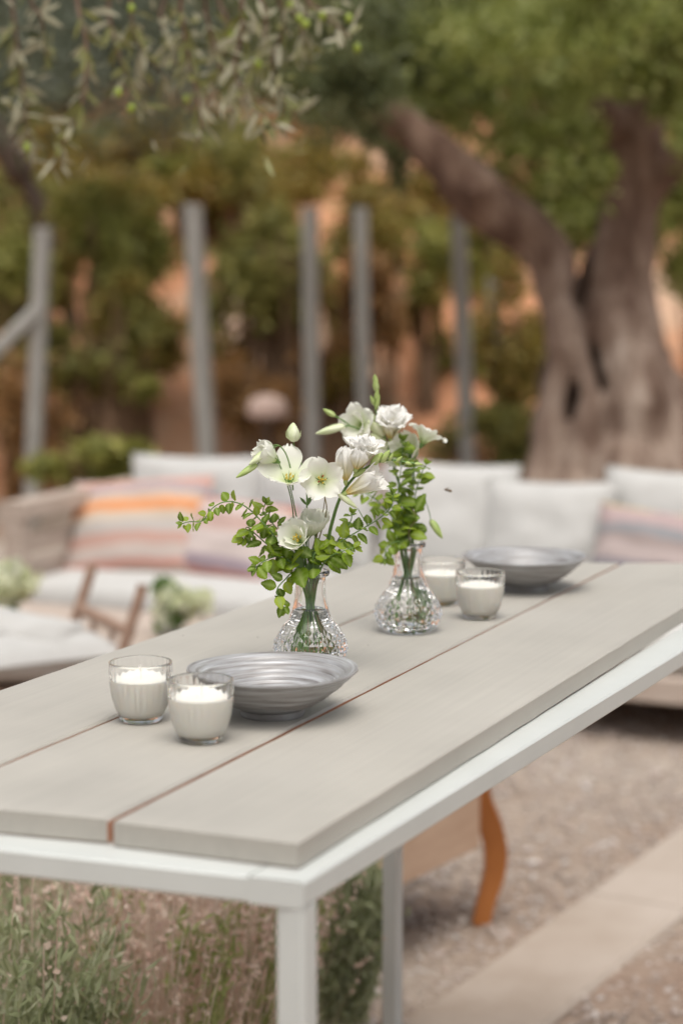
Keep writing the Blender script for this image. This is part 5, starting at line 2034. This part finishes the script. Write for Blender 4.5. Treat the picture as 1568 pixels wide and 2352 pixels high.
def olive_leaf_me(seed):
    rnd = random.Random(seed)
    b = rnd.uniform(-0.25, 0.25)
    vs, fs = [], []
    nv = 7
    for j in range(nv + 1):
        v = j / nv
        w = 0.105 * math.sin(math.pi * min(1, 0.04 + v * 0.94)) ** 0.7
        zz = b * v * v
        for u in (-1, 0, 1):
            vs.append((u * w, v, zz + 0.25 * abs(u) * w))
    for j in range(nv):
        for i in range(2):
            q = j * 3 + i
            fs.append((q, q + 1, q + 4, q + 3))
    me = bpy.data.meshes.new('olive_leaf')
    me.from_pydata(vs, [], fs)
    me.materials.append(M_ol_leaf)
    me.shade_smooth()
    return me


OLM = [olive_leaf_me(s) for s in range(4)]


def hanging_olive():
    org = Vector((-2.6, 4.3, 0))
    root = thing('hanging_olive_tree', 'leafy olive branches with green fruit hanging into the upper left', 'olive tree', org)
    mb = MB()
    fork = Vector((-2.35, 4.35, 2.1))
    mb.tube(crv([org + Vector((0, 0, -0.05)), org + Vector((0.08, 0, 0.8)), org + Vector((0.02, 0.05, 1.4)), fork, Vector((-1.9, 4.4, 2.9))], 6), [0.22 - 0.006 * i for i in range(25)], 12)
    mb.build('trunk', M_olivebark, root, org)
    mb = MB()
    limb = crv([fork, Vector((-1.6, 4.35, 2.75)), Vector((-0.8, 4.3, 2.95)), Vector((0.0, 4.25, 2.9)), Vector((0.5, 4.2, 2.75))], 8)
    mb.tube(limb, [0.07 - 0.0018 * i for i in range(len(limb))], 9)
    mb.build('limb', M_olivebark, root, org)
    Y = 4.35
    br = [
        ([(60, -60), (95, 40), (110, 130)], 0.0),
        ([(170, -60), (198, 100), (190, 230), (150, 320), (112, 392)], 0.05),
        ([(300, -60), (320, 100), (390, 190)], 0.1),
        ([(415, -60), (425, 80), (450, 200), (462, 290), (448, 345)], 0.0),
        ([(470, -60), (480, 60), (520, 180), (540, 255)], 0.15),
        ([(560, -60), (556, 70), (540, 160), (575, 240), (640, 288)], -0.05),
        ([(640, -60), (650, 60), (625, 150), (660, 240), (690, 265)], 0.1),
        ([(700, -60), (745, 30), (805, 85)], 0.0),
        ([(250, -60), (255, 60), (300, 190), (330, 250)], 0.2),
        ([(20, -60), (40, 100), (60, 250), (70, 340)], 0.25),
        ([(720, -60), (700, 30), (690, 120)], 0.2),
        ([(500, -60), (520, 50), (505, 150), (470, 210)], 0.3),
        ([(600, -60), (610, 40), (600, 120), (560, 190), (545, 250)], 0.25),
        ([(380, -60), (370, 40), (400, 130), (420, 180)], 0.3),
        ([(660, -60), (690, 60), (715, 150)], 0.3)]
    rnd = random.Random(3)
    # dense sprays, as counted on the survey: weights by branch
    nleaf = 0
    extra = []
    for bi, (pp, dy) in enumerate(br):
        P = [at(x, y, Y + dy) for x, y in pp]
        top = min(limb, key=lambda q: (q - P[0]).length)
        c = crv([top, (top + P[0]) / 2 + Vector((0, 0, 0.1))] + P, 7)
        mb = MB()
        mb.tube(c, [0.007 - 0.0055 * i / len(c) for i in range(len(c))], 6)
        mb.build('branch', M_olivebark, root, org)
        c2 = crv(P, 10)
        tot = sum((c2[i + 1] - c2[i]).length for i in range(len(c2) - 1))
        d, acc, i = 0.01, 0.0, 0
        while d < tot:
            while i < len(c2) - 2 and acc + (c2[i + 1] - c2[i]).length < d:
                acc += (c2[i + 1] - c2[i]).length
                i += 1
            p = c2[i]
            t = (c2[i + 1] - c2[i]).normalized()
            for sg in (-1, 1):
                side = Matrix.Rotation(rnd.uniform(0, 6.28), 3, t) @ t.orthogonal().normalized()
                out = (side * rnd.uniform(0.4, 1.0) + t * rnd.uniform(-0.1, 1.0) + Vector((rnd.uniform(-.3, .3), 0, rnd.uniform(-0.6, 0.1)))).normalized()
                L = rnd.uniform(0.045, 0.068)
                nrm = Vector((rnd.uniform(-1, 1), rnd.uniform(-1, 1), rnd.uniform(-0.6, 1)))
                if p.z < 2.15 and rnd.random() < 0.85:
                    if nleaf < 295:
                        inst('leaf', OLM[rnd.randrange(4)], root, frame(p - org, out, nrm, L, L, L))
                        nleaf += 1
                    else:
                        extra.append(p + out * 0.028)
            # side twig spray of further leaves
            if rnd.random() < 0.22:
                for q in range(5):
                    extra.append(p + Vector((rnd.gauss(0, .045), rnd.gauss(0, .05), rnd.gauss(-.01, .04))))
            d += 0.0155
    leaf_cloud('far_leaves', np.array([tuple(e) for e in extra]), 0.052, 0.012, M_ol_leaf, root, tuple(org), hang=0.5)
    ol = MB()
    ol.lathe([(0, -0.0115), (0.0045, -0.0095), (0.0078, -0.004), (0.0082, 0.001), (0.0066, 0.0068), (0.003, 0.0105), (0, 0.0115)], 14)
    first = None
    for x, y in [(302, 249), (272, 212), (529, 79), (593, 148), (302, 19), (688, 42), (740, 37), (820, 111), (429, 228), (63, 339), (556, 40), (801, 42), (668, 12), (702, 55)]:
        p = at(x, y, Y + rnd.uniform(-0.08, 0.05))
        if first is None:
            o = ol.build('olive', M_olive, root, (0, 0, 0), 180)
            first = o.data
        else:
            o = inst('olive', first, root, Matrix.Identity(4))
        o.matrix_local = Matrix.Translation(p - org) @ Matrix.Rotation(rnd.uniform(-.5, .5), 4, 'X') @ Matrix.Rotation(rnd.uniform(-.5, .5), 4, 'Y')


hanging_olive()
